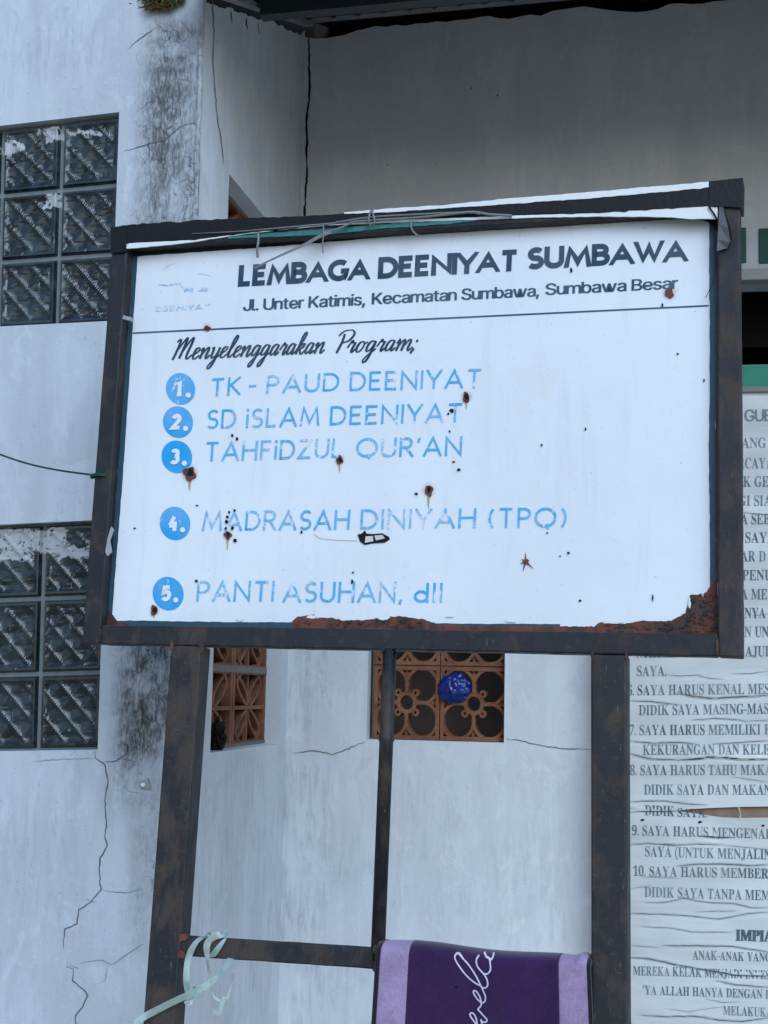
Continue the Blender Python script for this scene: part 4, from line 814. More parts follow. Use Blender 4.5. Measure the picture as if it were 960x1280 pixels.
# peeled tape tongue, right end
mb = MB(); mb.grid([[S(899, 258, -.010), S(904, 259, -.020)], [S(898, 280, -.012), S(910, 284, -.030)], [S(897, 300, -.011), S(913, 302, -.024)], [S(896, 314, -.006), S(909, 310, -.010)]])
o = spart(mb, 'tape_tongue', M['wire'], frame)
mb = MB(); mb.grid([[S(904, 259, -.020), S(906, 263, -.006)], [S(910, 284, -.030), S(914, 288, -.008)], [S(913, 302, -.024), S(915, 300, -.006)], [S(909, 310, -.010), S(911, 308, -.003)]])
spart(mb, 'tape_tongue', M['tape'], frame)
mb = MB(); mb.tube([S(x, y, -.006) for x, y in ((886, 258), (893, 268), (899, 280))], .0016, 6); mb.tube([S(x, y, .012) for x, y in ((888, 275), (893, 288), (895, 330), (892, 352), (882, 372))], .0007, 6); spart(mb, 'loose_thread', M['black'], frame)

# ---- printing on the board
PB = YBf()
mb = MB()
stroke_text(mb, 'LEMBAGA', PB, (297, 358.5), (461.5, 349), 27, .24, .235)
stroke_text(mb, 'DEENIYAT', PB, (472, 348.5), (648, 338.3), 27, .24, .235)
stroke_text(mb, 'SUMBAWA', PB, (658.5, 337), (859, 326.3), 27.5, .24, .235)
spart(mb, 'title_lettering', M['ink_navy'], board, recalc=False)
mb = MB()
for s_ in (.42, -.42):
    outline_text(mb, 'Jl. Unter Katimis,', 'sans', lambda x, y, dz=0.0: PB(x + s_ * 1.35, y, dz - .0003 - s_ * .0004), (304, 388.5), (456, 381), 14, 509, 170, 34, .06)
for s_ in (.42, -.42):
    outline_text(mb, 'Kecamatan Sumbawa,', 'sans', lambda x, y, dz=0.0: PB(x + s_ * 1.35, y, dz - .0003 - s_ * .0004), (465, 380.3), (673.5, 370), 14, 509, 170, 34, .04)
for s_ in (.42, -.42):
    outline_text(mb, 'Sumbawa Besar', 'sans', lambda x, y, dz=0.0: PB(x + s_ * 1.35, y, dz - .0003 - s_ * .0004), (682, 368.5), (847, 360.3), 14, 509, 170, 34, .02)
spart(mb, 'address_lettering', M['ink_slate'], board, recalc=False)
mb = MB(); flat_ribbon(mb, [(lerp(166, 886, i / 30), lerp(416.3, 382, i / 30)) for i in range(31)], 2.0, lambda x, y: PB(x, y)); spart(mb, 'rule_line', M['ink_slate'], board)
# brush script line
def brush(mb, pts, ox, base0, slope, sc, slant=.40, thick=.108, thin=.04):
    P = catmull([(x, y, 0) for x, y in pts], 7); pp = []; ws = []
    for i, p in enumerate(P):
        q = P[min(i + 1, len(P) - 1)] - P[max(i - 1, 0)]; L = q.length or 1
        d = abs(q.y) / L * (1 if q.y < 0 else .55)
        pp.append(((p.x + slant * p.y) * sc, p.y * sc)); ws.append((thin + (thick - thin) * d) * sc)
    r = ribbon2(pp, ws, False, 1.3); _layer[0] = (_layer[0] + 1) % 7; dz = -.00012 * _layer[0]
    mb.grid([[PB(ox + q.x, base0 + slope * q.x - q.y, dz) for q in ab] for ab in r])
BR = {  # x height .5, ascender 1
 'M': (1.00, [[(.0, .78), (.10, .92), (.16, .80), (.14, .3), (.10, .0)], [(.14, .35), (.30, .75), (.42, .97), (.46, .85), (.42, .3), (.40, .05)], [(.42, .3), (.58, .72), (.72, .97), (.76, .82), (.72, .25), (.76, .03), (.86, .05), (.96, .2)]]),
 'e': (.36, [[(.0, .16), (.16, .26), (.27, .40), (.22, .50), (.10, .44), (.05, .22), (.10, .03), (.20, .01), (.36, .16)]]),
 'n': (.52, [[(.0, .34), (.06, .48), (.10, .40), (.08, .0)], [(.08, .14), (.22, .40), (.32, .50), (.36, .40), (.34, .10), (.40, .0), (.52, .16)]]),
 'y': (.48, [[(.02, .40), (.06, .49), (.09, .36), (.10, .10), (.18, .01), (.30, .14), (.37, .48)], [(.37, .48), (.35, .1), (.27, -.34), (.16, -.48), (.10, -.38), (.20, -.18), (.48, .14)]]),
 'l': (.30, [[(.0, .18), (.16, .52), (.24, .86), (.19, .98), (.10, .80), (.07, .3), (.10, .04), (.18, .01), (.30, .16)]]),
 'g': (.46, [[(.30, .44), (.20, .50), (.08, .38), (.05, .14), (.12, .03), (.24, .14), (.34, .48)], [(.34, .48), (.32, .1), (.25, -.34), (.14, -.48), (.09, -.38), (.18, -.18), (.46, .14)]]),
 'a': (.46, [[(.30, .44), (.20, .50), (.08, .38), (.05, .14), (.12, .02), (.24, .14), (.33, .48)], [(.33, .48), (.30, .14), (.34, .01), (.46, .16)]]),
 'r': (.36, [[(.0, .22), (.10, .50), (.14, .54), (.16, .44), (.26, .45), (.26, .36), (.22, .1), (.27, .01), (.36, .16)]]),
 'k': (.44, [[(.0, .18), (.16, .52), (.24, .86), (.19, .98), (.10, .80), (.08, .3), (.06, .0)], [(.07, .18), (.20, .44), (.32, .46), (.28, .30), (.14, .24)], [(.16, .25), (.26, .04), (.34, .01), (.44, .16)]]),
 'P': (.50, [[(.16, .86), (.18, .5), (.12, .0)], [(-.06, .78), (.10, .98), (.42, 1.02), (.58, .84), (.46, .56), (.20, .46)]]),
 'o': (.44, [[(.26, .48), (.12, .44), (.05, .2), (.13, .02), (.27, .1), (.32, .36), (.24, .49)], [(.26, .47), (.34, .40), (.44, .46)]]),
 'm': (.74, [[(.0, .34), (.06, .48), (.10, .40), (.08, .0)], [(.08, .14), (.20, .40), (.28, .50), (.32, .40), (.30, .0)], [(.30, .14), (.44, .42), (.52, .50), (.57, .40), (.55, .10), (.61, .0), (.74, .16)]]),
 ';': (.2, [[(.10, .46), (.09, .36)], [(.08, .08), (.0, -.14)]]),
}
for word, x0, x1, b0, b1 in (('Menyelenggarakan', 213, 404, 450, 441.3), ('Program;', 417, 520, 441.5, 437.5)):
    mb = MB(); adv = sum(BR[c][0] for c in word); sc = 27.5; k = (x1 - x0) / (adv * sc); ox = x0
    for c in word:
        sl_ = (b1 - b0) / (x1 - x0)
        for st in BR[c][1]: brush(mb, [(x * k, y) for x, y in st], ox, b0 + sl_ * (ox - x0), sl_, sc)
        ox += BR[c][0] * sc * k
    spart(mb, 'script_lettering', M['ink_navy'], board, recalc=False)
# numbered discs
for num, x, y, rx, ry in (('1', 225.7, 486, 18.3, 19.8), ('2', 222.5, 527.5, 18.8, 19.8), ('3', 221, 571, 19.2, 20.5), ('4', 218.7, 654.3, 19.2, 21), ('5', 210.2, 742, 19.4, 21)):
    mb = MB(); mb.poly([PB(a, b) for a, b in circle((x, y), 1, 40) for a, b in [(x + (a - x) * rx + .05 * (b - y) * rx, y + (b - y) * ry)]]); disc = spart(mb, 'number_disc', M['ink_disc'], board)
    mb = MB(); fn = lambda a, b, dz=0.0: S(a, b, YB - .0018 + dz)
    w_ = SG[num][0] * 20 * .80 + 4.5
    stroke_text(mb, num, fn, (x - 3 - w_ / 2, y + 10), (x - 3 + w_ / 2, y + 9.2), 20, .25, .2)
    mb.poly([fn(a, b, -.0009) for a, b in circle((x + 9.5, y + 8), 3.3, 14)])
    spart(mb, 'number', M['number'], board, recalc=False)
# list lines
LINES = [
 ('TK', 262, 300, 495.5, 493.3, 22.5), ('-', 309, 321, 493.2, 492.4, 23), ('PAUD', 332.5, 423.5, 492, 488.6, 23), ('DEENIYAT', 436.5, 602, 488.8, 484.6, 24),
 ('SD', 258, 294.5, 536.3, 535, 24), ('iSLAM', 307, 399, 535, 531.8, 24), ('DEENIYAT', 412, 578, 531.6, 527.5, 24),
 ('TAHFiDZUL', 255, 428, 577, 572, 24.5), ("QUR'AN", 444.5, 577, 572, 569.6, 24.5),
 ('MADRASAH', 252, 436.5, 663.7, 662, 25), ('DINIYAH', 450, 594.5, 661.6, 660, 25), ('(TPQ)', 610, 708, 660, 659, 25),
 ('PANTI', 245, 342, 752, 751.8, 26), ('ASUHAN,', 353, 503, 753, 753.2, 26), ('dll', 517, 552.5, 753.2, 753.4, 26)]
for t, x0, x1, y0, y1, c in LINES:
    mb = MB(); stroke_text(mb, t, PB, (x0, y0), (x1, y1), c, .125, .27); spart(mb, 'list_lettering', M['ink_blue'], board, recalc=False)
# ghost of the emblem
mb = MB()
stroke_text(mb, 'DEENIYAT', PB, (194, 389.5), (263, 386), 7, .26, .34)
flat_ribbon(mb, [(p.x, p.y) for p in catmull([(198, 355, 0), (210, 356.5, 0), (224, 354, 0), (229, 359, 0), (233, 362, 0)], 6)], 1.6, lambda x, y: PB(x, y, -.0002))
for bx in (235.5, 254):
    for s in (-1, 1): mb.poly([PB(a, b, -.0004) for a, b in blob(bx + s * 3.4, 361.5, 2.5, 2.8, 14, bx)])
    flat_ribbon(mb, [(bx - 4, 362), (bx + 4, 361)], 1.4, lambda x, y: PB(x, y, -.0006))
flat_ribbon(mb, arc(240, 358, 46, 34, 215, 245, 8), .8, lambda x, y: PB(x, y, -.0002)); flat_ribbon(mb, arc(250, 372, 30, 30, 265, 300, 8), .8, lambda x, y: PB(x, y, -.0002))
spart(mb, 'ghost_emblem', M['ink_ghost'], board, recalc=False)['label'] = 'almost worn off pale blue emblem'
# rust spots, holes, scratches
def spot(x, y, rx, ry, seed, streak=0, mat='rust'):
    if streak:
        m2 = MB(); n = 8
        m2.grid([[PB(x - rx * .45 * (1 - k / n) ** .6 + .6 * jag(k, .7, seed), y + streak * k / n, -.0004), PB(x + rx * .40 * (1 - k / n) ** .6 + .6 * jag(k, .7, seed), y + streak * k / n, -.0004)] for k in range(n + 1)])
        spart(m2, 'rust_streak', M['streak'], board)
    m2 = MB(); m2.slab([S(a, b, YB - .0032) for a, b in blob(x, y, rx, ry, 22, seed, .42)], (0, .0024, 0)); rs_ = spart(m2, 'rust_spot', M[mat], board)
    if streak: m2.__init__(); m2.poly([S(a, b, YB - .0040) for a, b in blob(x + rx * .15, y - ry * .1, rx * .55, ry * .6, 18, seed + 50, .6)]); spart(m2, 'rust_hole', M['black'], board)
for a in RUSTS: spot(*a)
for a in ((293.5, 675.5, 2, 2.6, 31, 0), (573.5, 587, 1.8, 1.5, 32, 0), (564.5, 513, 2.6, 2, 33, 0), (560, 517, 1.4, 1, 34, 0), (520, 617, 2, 1.4, 35, 0), (710.5, 691, 1.6, 1.3, 36, 0), (684, 666, .9, .9, 37, 0), (725, 750.5, 1.5, 1.3, 38, 0), (677, 556, 1.2, 1.2, 39, 0), (567, 577, 1.6, .9, 40, 0), (246, 631.5, 1.4, .7, 41, 0),
          (440, 727, 1.2, 2.6, 42, 0), (441, 715.5, .9, 1.2, 43, 0), (168, 660, 1.5, .7, 44, 0), (376.5, 665, 1.2, 1.6, 45, 0), (732, 536, .8, 2, 46, 0), (816, 747, .8, 4, 47, 0), (245, 726, 1.6, 1.6, 48, 0), (847, 442, 1.2, 1.2, 49, 0), (500, 424, .8, 1.5, 50, 0), (562, 539, 1, 1.2, 51, 0), (714, 337, 1.2, 2.4, 52, 0), (828, 381, 1, 2.4, 53, 0), (880, 475, .8, 2, 54, 0), (700, 695, 1, .6, 55, 0)): spot(*a, mat='black')
# flecks round the 4th line's big letter and under the emblem letters
for i, (x, y, r) in enumerate(((284, 646, 1.6), (283, 652, 1.8), (286, 640, 1.2), (290, 660, 1.8), (282, 660, 1.2), (293, 638, 1.2), (296, 548, 1.4), (290, 544, 1.2))): spot(x, y, r, r * 1.3, 60 + i, 0, 'black')
# star shaped puncture and long tear
mb = MB()
for a, l in ((92, 11), (150, 6), (200, 7), (255, 12), (318, 13), (20, 5), (60, 4)):
    flat_ribbon(mb, [(657, 702), (657 + l * math.cos(math.radians(a)), 702 - l * math.sin(math.radians(a)))], [2.8, .5], lambda x, y: PB(x, y, -.0015 - a * 1e-6))
mb.poly([PB(a, b, -.0022) for a, b in blob(657.5, 702, 3.2, 3, 12, 3)]); spart(mb, 'puncture', M['rust'], board)
mb = MB(); mb.slab([S(x, y, YB - .0022) for x, y in ((447, 668), (452, 667), (456, 663), (458, 667), (466, 667.5), (478, 666.5), (486, 671), (487, 674), (481, 678), (466, 679), (456, 681), (450, 677))], (0, .002, 0)); tear = spart(mb, 'tear', M['black'], board)
mb = MB(); mb.slab([S(x, y, YB - .0036) for x, y in ((457, 670.5), (466, 670), (466.5, 676.5), (456, 678.5))], (0, .0012, 0)); mb.slab([S(x, y, YB - .0034) for x, y in ((468, 669.5), (478, 668.6), (481, 673), (470, 675.5))], (0, .001, 0)); spart(mb, 'torn_flap', M['paper'], board)
mb = MB(); mb.slab([S(x, y, YB - .0016) for x, y in ((392, 667), (420, 668), (446, 667), (446, 676), (420, 675), (400, 673))], (0, .0012, 0)); spart(mb, 'paint_dab', M['number'], board)
# paper scraps at the bottom edge
for i, (x, y, rx, ry) in enumerate(((478, 772, 10, 2), (388, 771, 8, 1.6), (300, 774, 4, 2), (562, 770, 5, 1.8), (640, 776, 6, 1.5), (765, 778, 12, 1.5), (862, 753, 1.5, 6))):
    mb = MB(); mb.slab([S(a, b, YB - .0034) for a, b in blob(x, y, rx, ry, 16, i + 5, .7)], (0, .001, 0)); spart(mb, 'vinyl_scrap', M['vinyl'], board)

# ================================================================ WIRES ON THE TOP RAIL
wr = MB(); yw = -.010
def wire(pts, r): wr.tube(catmull([S(x, y, yy) for x, y, yy in pts], 5), r, 7)
wire([(240, 292, -.006), (300, 289, yw), (360, 284, yw), (420, 279, yw), (463, 275.5, yw), (520, 272, yw), (560, 268, yw), (590, 265, yw), (612, 268, yw), (640, 269.5, -.007)], [.0005 + .0020 * min(1, i / 18) for i in range(46)])
wire([(420, 278, yw - .004), (463, 271.5, yw - .003), (520, 268, yw - .003), (580, 265.5, yw), (600, 267.5, yw)], .0018)
wire([(463, 282, yw), (461, 274, yw - .006), (463, 265, yw - .004), (467, 262, -.002)], .0022)
wire([(467, 282, yw), (468, 274, yw - .006), (465, 264, yw - .004)], .0020)
wr2 = [(318, 335), (345, 322), (380, 306), (400, 295), (414, 289)]
mb2 = MB(); flat_ribbon(mb2, [(p.x, p.y) for p in catmull([(x, y, 0) for x, y in wr2], 5)], [2 + 3.2 * (i / 20) for i in range(21)], lambda x, y: S(x, y, -.012 + .03 * 0))
wire([(414, 289, -.012), (430, 283, -.012), (448, 274, -.010)], .0022)
wire([(404, 281, -.010), (404.5, 292, -.014), (403, 306, -.010), (404, 316, -.004)], [.0014] * 5 * 3 + [.0022])
wire([(514, 277, -.006), (514, 284, -.010), (517, 290, -.010), (523, 295, -.008)], .0018)
wire([(322.5, 291, -.006), (323, 300, -.008), (321.5, 312, -.006), (322, 322, .0)], .0026)
wo = wr.build('tie_wire', M['wire'], None)
wo.matrix_world = Matrix.Translation(SROOT) @ SR.to_4x4()
tag(wo, 'loose grey tie wires twisted along the top rail of the notice board', 'wire')
mb2.build('loose_end', M['wire'], wo)
# ================================================================ BANNER WITH THE TEXT
PX0, PX1 = on_y(757, 900, DP).x, on_y(1290, 900, DP).x
PZ1 = on_y(930, 489.5, DP).z; PZ0 = on_y(860, 1420, DP).z
CRE = [   # creases: pixel polylines, push-out of the sheet above, line width in pixels
 ([(832, 843), (850, 845), (872, 844), (888, 848), (905, 849)], .0012, .8), ([(915, 842), (940, 842), (962, 838)], .001, .8),
 ([(845, 866), (865, 870), (890, 873), (925, 871), (962, 869)], .004, 1.3), ([(787, 876), (815, 877), (850, 881)], .0025, 1.0), ([(865, 900), (895, 898), (925, 900), (936, 903)], .002, 1.0), ([(936, 901), (962, 900)], .002, .9),
 ([(787, 926), (815, 929), (850, 928), (870, 930)], .003, 1.2), ([(890, 930), (925, 928), (962, 926)], .002, 1.0), ([(785, 941), (810, 948), (850, 950)], .003, 1.2), ([(850, 950), (878, 948), (884, 946), (905, 947), (925, 949), (962, 949)], .006, 2.4),
 ([(915, 971), (940, 975), (962, 978)], .001, .8), ([(787, 1002), (830, 1001), (860, 1005), (885, 1006)], .002, 1.1), ([(787, 1010), (795, 1010)], .001, .9),
 ([(787, 1015), (820, 1014), (845, 1014)], .002, 1.3), ([(872, 1045), (900, 1047), (918, 1047)], .004, 2.4), ([(785, 1056), (810, 1054), (840, 1057), (870, 1055), (905, 1056)], .002, 1.0), ([(905, 1057), (962, 1062)], .0012, .8), ([(827, 1055), (845, 1055)], .002, 2.0),
 ([(845, 1083), (870, 1080), (900, 1080), (935, 1082), (962, 1081)], .003, 1.4), ([(785, 1111), (800, 1109), (815, 1107)], .001, .9), ([(800, 1096), (830, 1097), (850, 1098)], .0008, .7), ([(805, 1128), (830, 1128), (855, 1123), (885, 1128), (920, 1130), (940, 1135), (962, 1135)], .002, 1.0),
 ([(785, 1142), (825, 1143), (865, 1145), (900, 1149), (935, 1142), (962, 1140)], .002, 1.1), ([(870, 1140), (900, 1139), (920, 1139)], .001, .7), ([(800, 1158), (840, 1160), (865, 1165), (918, 1165)], .0015, .9), ([(785, 1182), (825, 1184)], .001, .9), ([(828, 1182), (870, 1182), (915, 1183), (962, 1190)], .003, 1.4), ([(787, 1197), (810, 1198), (850, 1207), (885, 1213), (905, 1216), (918, 1219), (962, 1220)], .004, 1.8),
 ([(895, 1226), (920, 1231), (962, 1234)], .003, 1.4), ([(880, 1248), (905, 1253), (925, 1252)], .0008, .7), ([(800, 1268), (830, 1270), (870, 1270), (900, 1275), (925, 1277), (962, 1272)], .003, 1.6), ([(785, 1274), (795, 1285)], .003, 1.4),
 ([(915, 640), (962, 644)], .001, .6), ([(940, 770), (962, 767)], .0015, .9), ([(830, 1242 + 18), (860, 1264), (905, 1258)], .0006, .6)]
CW = []
for pts, am, wd in CRE:
    q = [on_y(x, y, DP) for x, y in pts]; CW.append(([(v.x, v.z) for v in q], am))
TOP = [(757, 1013.0), (845, 1013.4), (862, 1011.5), (885, 1010), (925, 1008.5), (962, 1008), (1010, 1009), (1060, 1013), (1290, 1014)]
BOT = [(757, 1013.0), (845, 1013.6), (870, 1017), (900, 1021.5), (925, 1022.5), (962, 1022), (1010, 1019), (1060, 1013.4), (1290, 1014)]
def pdisp(x, z):
    d = .008 * noise.noise(Vector((x * 2.2, z * 3.5, 1))) + .0032 * noise.noise(Vector((x * 4, z * 17, 5)))
    for q, am in CW:
        if x < q[0][0] - .01 or x > q[-1][0] + .01: continue
        zc = pl(q, x); k = z - zc
        e = min(1, (x - q[0][0] + .01) / .04, (q[-1][0] - x + .01) / .04)
        if 0 <= k < .12: d += am * e * math.exp(-k / .022)
        elif -.012 < k < 0: d -= am * .5 * e * (1 + k / .012)
    # lips of the big tear curl outwards
    px = 480 + F * ((Vector((x, DP, z)) - CAM).dot(RX)) / ((Vector((x, DP, z)) - CAM).dot(FW))
    if 845 < px < 1060:
        zt = on_y(px, pl(TOP, px), DP).z; zb_ = on_y(px, pl(BOT, px), DP).z; s = min(1, (px - 845) / 30, (1060 - px) / 30)
        if z >= zt - 1e-4: d += .005 * s * math.exp(-(z - zt) / .020)
        elif z <= zb_ + 1e-4: d += .002 * s * math.exp(-(zb_ - z) / .02)
    return d
def banner_mat():
    m = MT('printed vinyl banner', .32, .45); p = m.pos(); n = m.noise(m.scale(p, (1, 1, 3)), 5, 6, .6); k = m.noise(m.scale(p, (.6, 1, 4)), 30, 5, .7)
    c = m.mix(m.ramp(n, .3, .7), (.49, .52, .535), (.57, .595, .61)); c = m.mix(m.mul(m.ramp(k, .56, .74), .4), c, (.40, .43, .45))
    m.base(c); m.bump(m.math('ADD', m.mul(k, .5), m.mul(n, .8)), .3, .004); return m.m
M['banner'] = banner_mat()
NB = 150
def sheet(zt_f, zb_f, rows):
    mb = MB(); R_ = []
    for j in range(rows + 1):
        r = []
        for i in range(NB + 1):
            x = lerp(PX0, PX1, i / NB); t = j / rows; z = lerp(zb_f(x), zt_f(x), t)
            r.append(Vector((x, DP - pdisp(x, z), z)))
        R_.append(r)
    mb.grid(R_); return mb
def pxof(x, z):
    v = Vector((x, DP, z)) - CAM; return CX + F * v.dot(RX) / v.dot(FW)
ztear = on_y(900, 1014, DP).z
Tz = lambda x: on_y(pxof(x, ztear), pl(TOP, pxof(x, ztear)), DP).z
Bz = lambda x: on_y(pxof(x, ztear), pl(BOT, pxof(x, ztear)), DP).z
BN = empty('text_banner', (PX0, DP, PZ0))
tag(BN, 'torn wrinkled white banner printed with a numbered list of rules, hung on the rear wall', 'banner')
BO = Vector((PX0, DP, PZ0))
def npart(mb, name, mat, parent=None, **kw):
    mb.v = [v - BO for v in mb.v]; return mb.build(name, mat, parent or BN, **kw)
sh = sheet(lambda x: PZ1, Tz, 330); sh2 = sheet(Bz, lambda x: PZ0, 260); k = len(sh.v); sh.v += sh2.v; sh.f += [[i + k for i in f] for f in sh2.f]
sheet_o = npart(sh, 'sheet', M['banner'], smooth=True, recalc=False)
def PN(x, y, dz=0.0):
    p = on_y(x, y, DP); return Vector((p.x, DP - pdisp(p.x, p.z) - .0010 + dz, p.z))
cm = flat('banner crease line', (.13, .15, .165), .9, .1)
for pts, am, wd in CRE:
    P = []; mb = MB()
    for (x0, y0), (x1, y1) in zip(pts, pts[1:]):
        n = max(2, int(abs(x1 - x0) / 4))
        P += [(lerp(x0, x1, q / n), lerp(y0, y1, q / n) + .5 * jag(lerp(x0, x1, q / n), .2, y0)) for q in range(n)]
    P.append(pts[-1]); n = len(P); flat_ribbon(mb, P, [wd * .7 * (.3 + .7 * min(1, min(i, n - 1 - i) / 4)) * (1 + .5 * jag(i, .4, wd)) for i in range(n)], lambda x, y: PN(x, y, -.0006))
    npart(mb, 'crease', cm, sheet_o)
ROWS = [  # text, left pixel, base line there, right pixel, base line there, cap height
 ('YANG', 917, 560, 957.5, 560, 13.5), ('RCAYA', 922, 585.5, 966, 585.5, 13.5), ('AK GE', 920, 608.5, 960.5, 608.3, 13.5), ('GI SIA', 923, 632.5, 964, 632.3, 13.5),
 ('A SEB', 926, 655.6, 962, 655.3, 13.5), ('SAYA', 931.5, 678.6, 969, 678.4, 13.5), ('AR D', 926, 702, 957, 702, 13.5), ('PENU', 928, 725.5, 965, 725.3, 13.5), ('A ME', 926, 749.3, 959, 749.2, 13.5),
 ('NYA', 931, 772.6, 957, 772.6, 13.5), ('N UN', 931, 796, 961, 796, 13.5), ('AJUD', 932, 820.4, 965, 820.4, 13.5), ('MEREN', 795, 822.3, 855, 821.6, 13),
 ('SAYA.', 796, 845, 833, 845, 13.2), ('6. SAYA HARUS KENAL MESI', 784, 869.3, 967, 867.2, 13.2), ('DIDIK SAYA MASING-MAS', 798.5, 894, 961, 892, 13.2),
 ('7. SAYA HARUS MEMILIKI B', 786.5, 919, 963, 918, 13.2), ('KEKURANGAN DAN KELE', 803.5, 943.5, 962, 943, 13.2), ('8. SAYA HARUS TAHU MAKA', 787.5, 969, 965, 968.5, 13.2), ('DIDIK SAYA DAN MAKAN', 805, 993.3, 964, 993.5, 13.2),
 ('DIDIK', 806, 1019, 843, 1020.5, 13.2), ('SAYA.', 847, 1020.8, 884, 1022, 11), ('9. SAYA HARUS MENGENAL', 790, 1043.8, 965, 1048.6, 12.8), ('SAYA (UNTUK MENJALIN', 806.5, 1070.5, 964, 1074.5, 13),
 ('10. SAYA HARUS MEMBERI', 791.5, 1094.6, 966, 1098.6, 13), ('DIDIK SAYA TANPA MEM', 805.5, 1121, 963, 1125.5, 13), ('ANAK-ANAK YANG', 866, 1199.5, 964, 1202, 11.5),
 ('MEREKA KELAK MENJADI INVES', 791.5, 1218.5, 962, 1224, 11.5), ('“YA ALLAH HANYA DENGAN D', 803, 1242.5, 964, 1248.5, 11.5), ('MELAKUKA', 904, 1268.3, 965, 1271, 11.5)]
GL['serif']['“'] = [[(20, 330), (70, 330), (95, 474), (70, 474)], [(110, 330), (160, 330), (185, 474), (160, 474)]]
for t, x0, y0, x1, y1, c in ROWS:
    mb = MB(); outline_text(mb, t, 'serif', PN, (x0, y0), (x1, y1), c, 474, 210, 30); npart(mb, 'line_lettering', M['poster_ink'], sheet_o, recalc=False)
mb = MB(); outline_text(mb, 'GUE', 'sans', PN, (931, 526.5), (964.5, 526.2), 14.5, 509, 200, 40)
for s in (.5, -.5): outline_text(mb, 'GUE', 'sans', lambda x, y, dz=0: PN(x + s, y, -.0004 - s * .0002), (931, 526.5), (964.5, 526.2), 14.5, 509, 200, 40)
npart(mb, 'heading_lettering', M['poster_ink'], sheet_o, recalc=False); mb = MB()
outline_text(mb, 'IMPIA', 'serif', PN, (920, 1175.8), (966, 1177.2), 14, 455, 200, 10)
for s in (.7, -.7): outline_text(mb, 'IMPIA', 'serif', lambda x, y, dz=0: PN(x + s, y, -.0004 - s * .0002), (920, 1175.8), (966, 1177.2), 14, 455, 200, 10)
npart(mb, 'heading_lettering', M['poster_ink'], sheet_o, recalc=False)
mb = MB(); mb.box(PX0 + .02, PX1 - .02, DP + .007, DP + .030, PZ0 + .05, PZ1 - .05); npart(mb, 'plywood_back', M['wood'])
for x in (PX0 + .03, (PX0 + PX1) / 2, PX1 - .07):
    mb = MB(); mb.box(x, x + .04, DP + .0305, D2 - .046, PZ0 + .05, PZ1 - .05); npart(mb, 'batten', M['wood'])
mb = MB(); q = [(923, 1008), (924.5, 1013), (926, 1018), (925, 1023)]
flat_ribbon(mb, q, [1.6, 1.0, .8, 2.0], lambda x, y: on_y(x, y, DP - .006)); npart(mb, 'torn_thread', M['paper'], sheet_o)
for x, y, r in ((803, 1025, 1.8), (875, 1027.5, 2), (954, 1032, 1.6)):
    mb = MB(); mb.poly([PN(a, b, -.0008) for a, b in blob(x, y, r * 1.3, r * .8, 12, x)]); npart(mb, 'pin_hole', M['black'], sheet_o)
mb = MB(); mb.box(PX0, PX1, DP - .010, DP + .0065, PZ1 - .002, PZ1 + .012); npart(mb, 'top_batten', flat('grey batten', (.20, .22, .22), .8), None)

# ================================================================ DOORMAT OVER THE RAIL
MR = Matrix.Translation(SROOT) @ SR.to_4x4()
mt = empty('doormat', SROOT + SR @ S(605, 1195, .02), SR); MO = S(605, 1195, .02)
tag(mt, 'purple doormat with lilac ends and pale looped writing, hung over the cross rail', 'doormat')
def tpart(mb, name, mat, parent=None, **kw):
    mb.v = [v - MO for v in mb.v]; return mb.build(name, mat, parent or mt, **kw)
yf, yk = -.012, .050
TL, TR_ = S(474, 1183, yf), S(736.5, 1201, yf)
BL, BR_ = S(467.5, 1290, yf), S(739.5, 1290, yf)
BL = TL + (BL - TL) * 3.1; BR_ = TR_ + (BR_ - TR_) * 3.1
def mat_surf(u, v, off=0.0):
    """u across, v: -1 back hem .. 0 crest .. 1 front hem; off pushes out of the surface"""
    top = lerp(TL, TR_, u); sag = .0025 * math.sin(u * 9.0) + .003 * math.sin(u * 4 + 1)
    rip = (.006 * math.sin(u * 11 + .5) + .004 * math.sin(u * 23)) * min(1, abs(v) * 2.2)
    if u > .93: top = top + Vector((0, 0, .006 * math.sin((u - .93) / .07 * math.pi)))
    r = (yk - yf) / 2
    if v > .045:
        bt = lerp(BL, BR_, u); p = lerp(top, bt, (v - .045) / .955); p = p + Vector((0, -rip - off, 0)); return p + Vector((0, 0, sag * max(0, 1 - v * 3) - r * .35))
    if v < -.045:
        bt = lerp(BL, BR_, u); p = lerp(top, lerp(top, bt, .55), (-v - .045) / .955); return Vector((p.x, yk + off, p.z + sag * 0 - r * .35))
    a = (v + .045) / .09 * math.pi; c = top + Vector((0, r, -r * .35))
    return c + Vector((0, (r + off) * math.cos(a), (r * .35 + off) * math.sin(a) + sag * math.sin(a)))
def mat_piece(u0, u1, off, th, nu=24):
    mb = MB(); vs = [-1 + .09 * i for i in range(11)] + [-.045 + .09 * i / 10 for i in range(11)] + [.045 + .955 * i / 40 for i in range(1, 41)]
    A = [[mat_surf(lerp(u0, u1, i / nu), v, off) for i in range(nu + 1)] for v in vs]; Bk = [[mat_surf(lerp(u0, u1, i / nu), v, off - th) for i in range(nu + 1)] for v in vs]
    mb.grid(A); mb.grid(Bk)
    for r0, r1 in ((0, 0), (-1, -1)): mb.grid([A[r0], Bk[r1]])
    mb.grid([[a[0], b[0]] for a, b in zip(A, Bk)]); mb.grid([[a[-1], b[-1]] for a, b in zip(A, Bk)]); return mb
tpart(mat_piece(.012, .152, .006, .006), 'lilac_end', M['lilac'], smooth=True)
tpart(mat_piece(.152, .862, .0066, .006, 60), 'purple_centre', M['purple'], smooth=True)
tpart(mat_piece(.862, .992, .006, .006), 'lilac_end', M['lilac'], smooth=True)
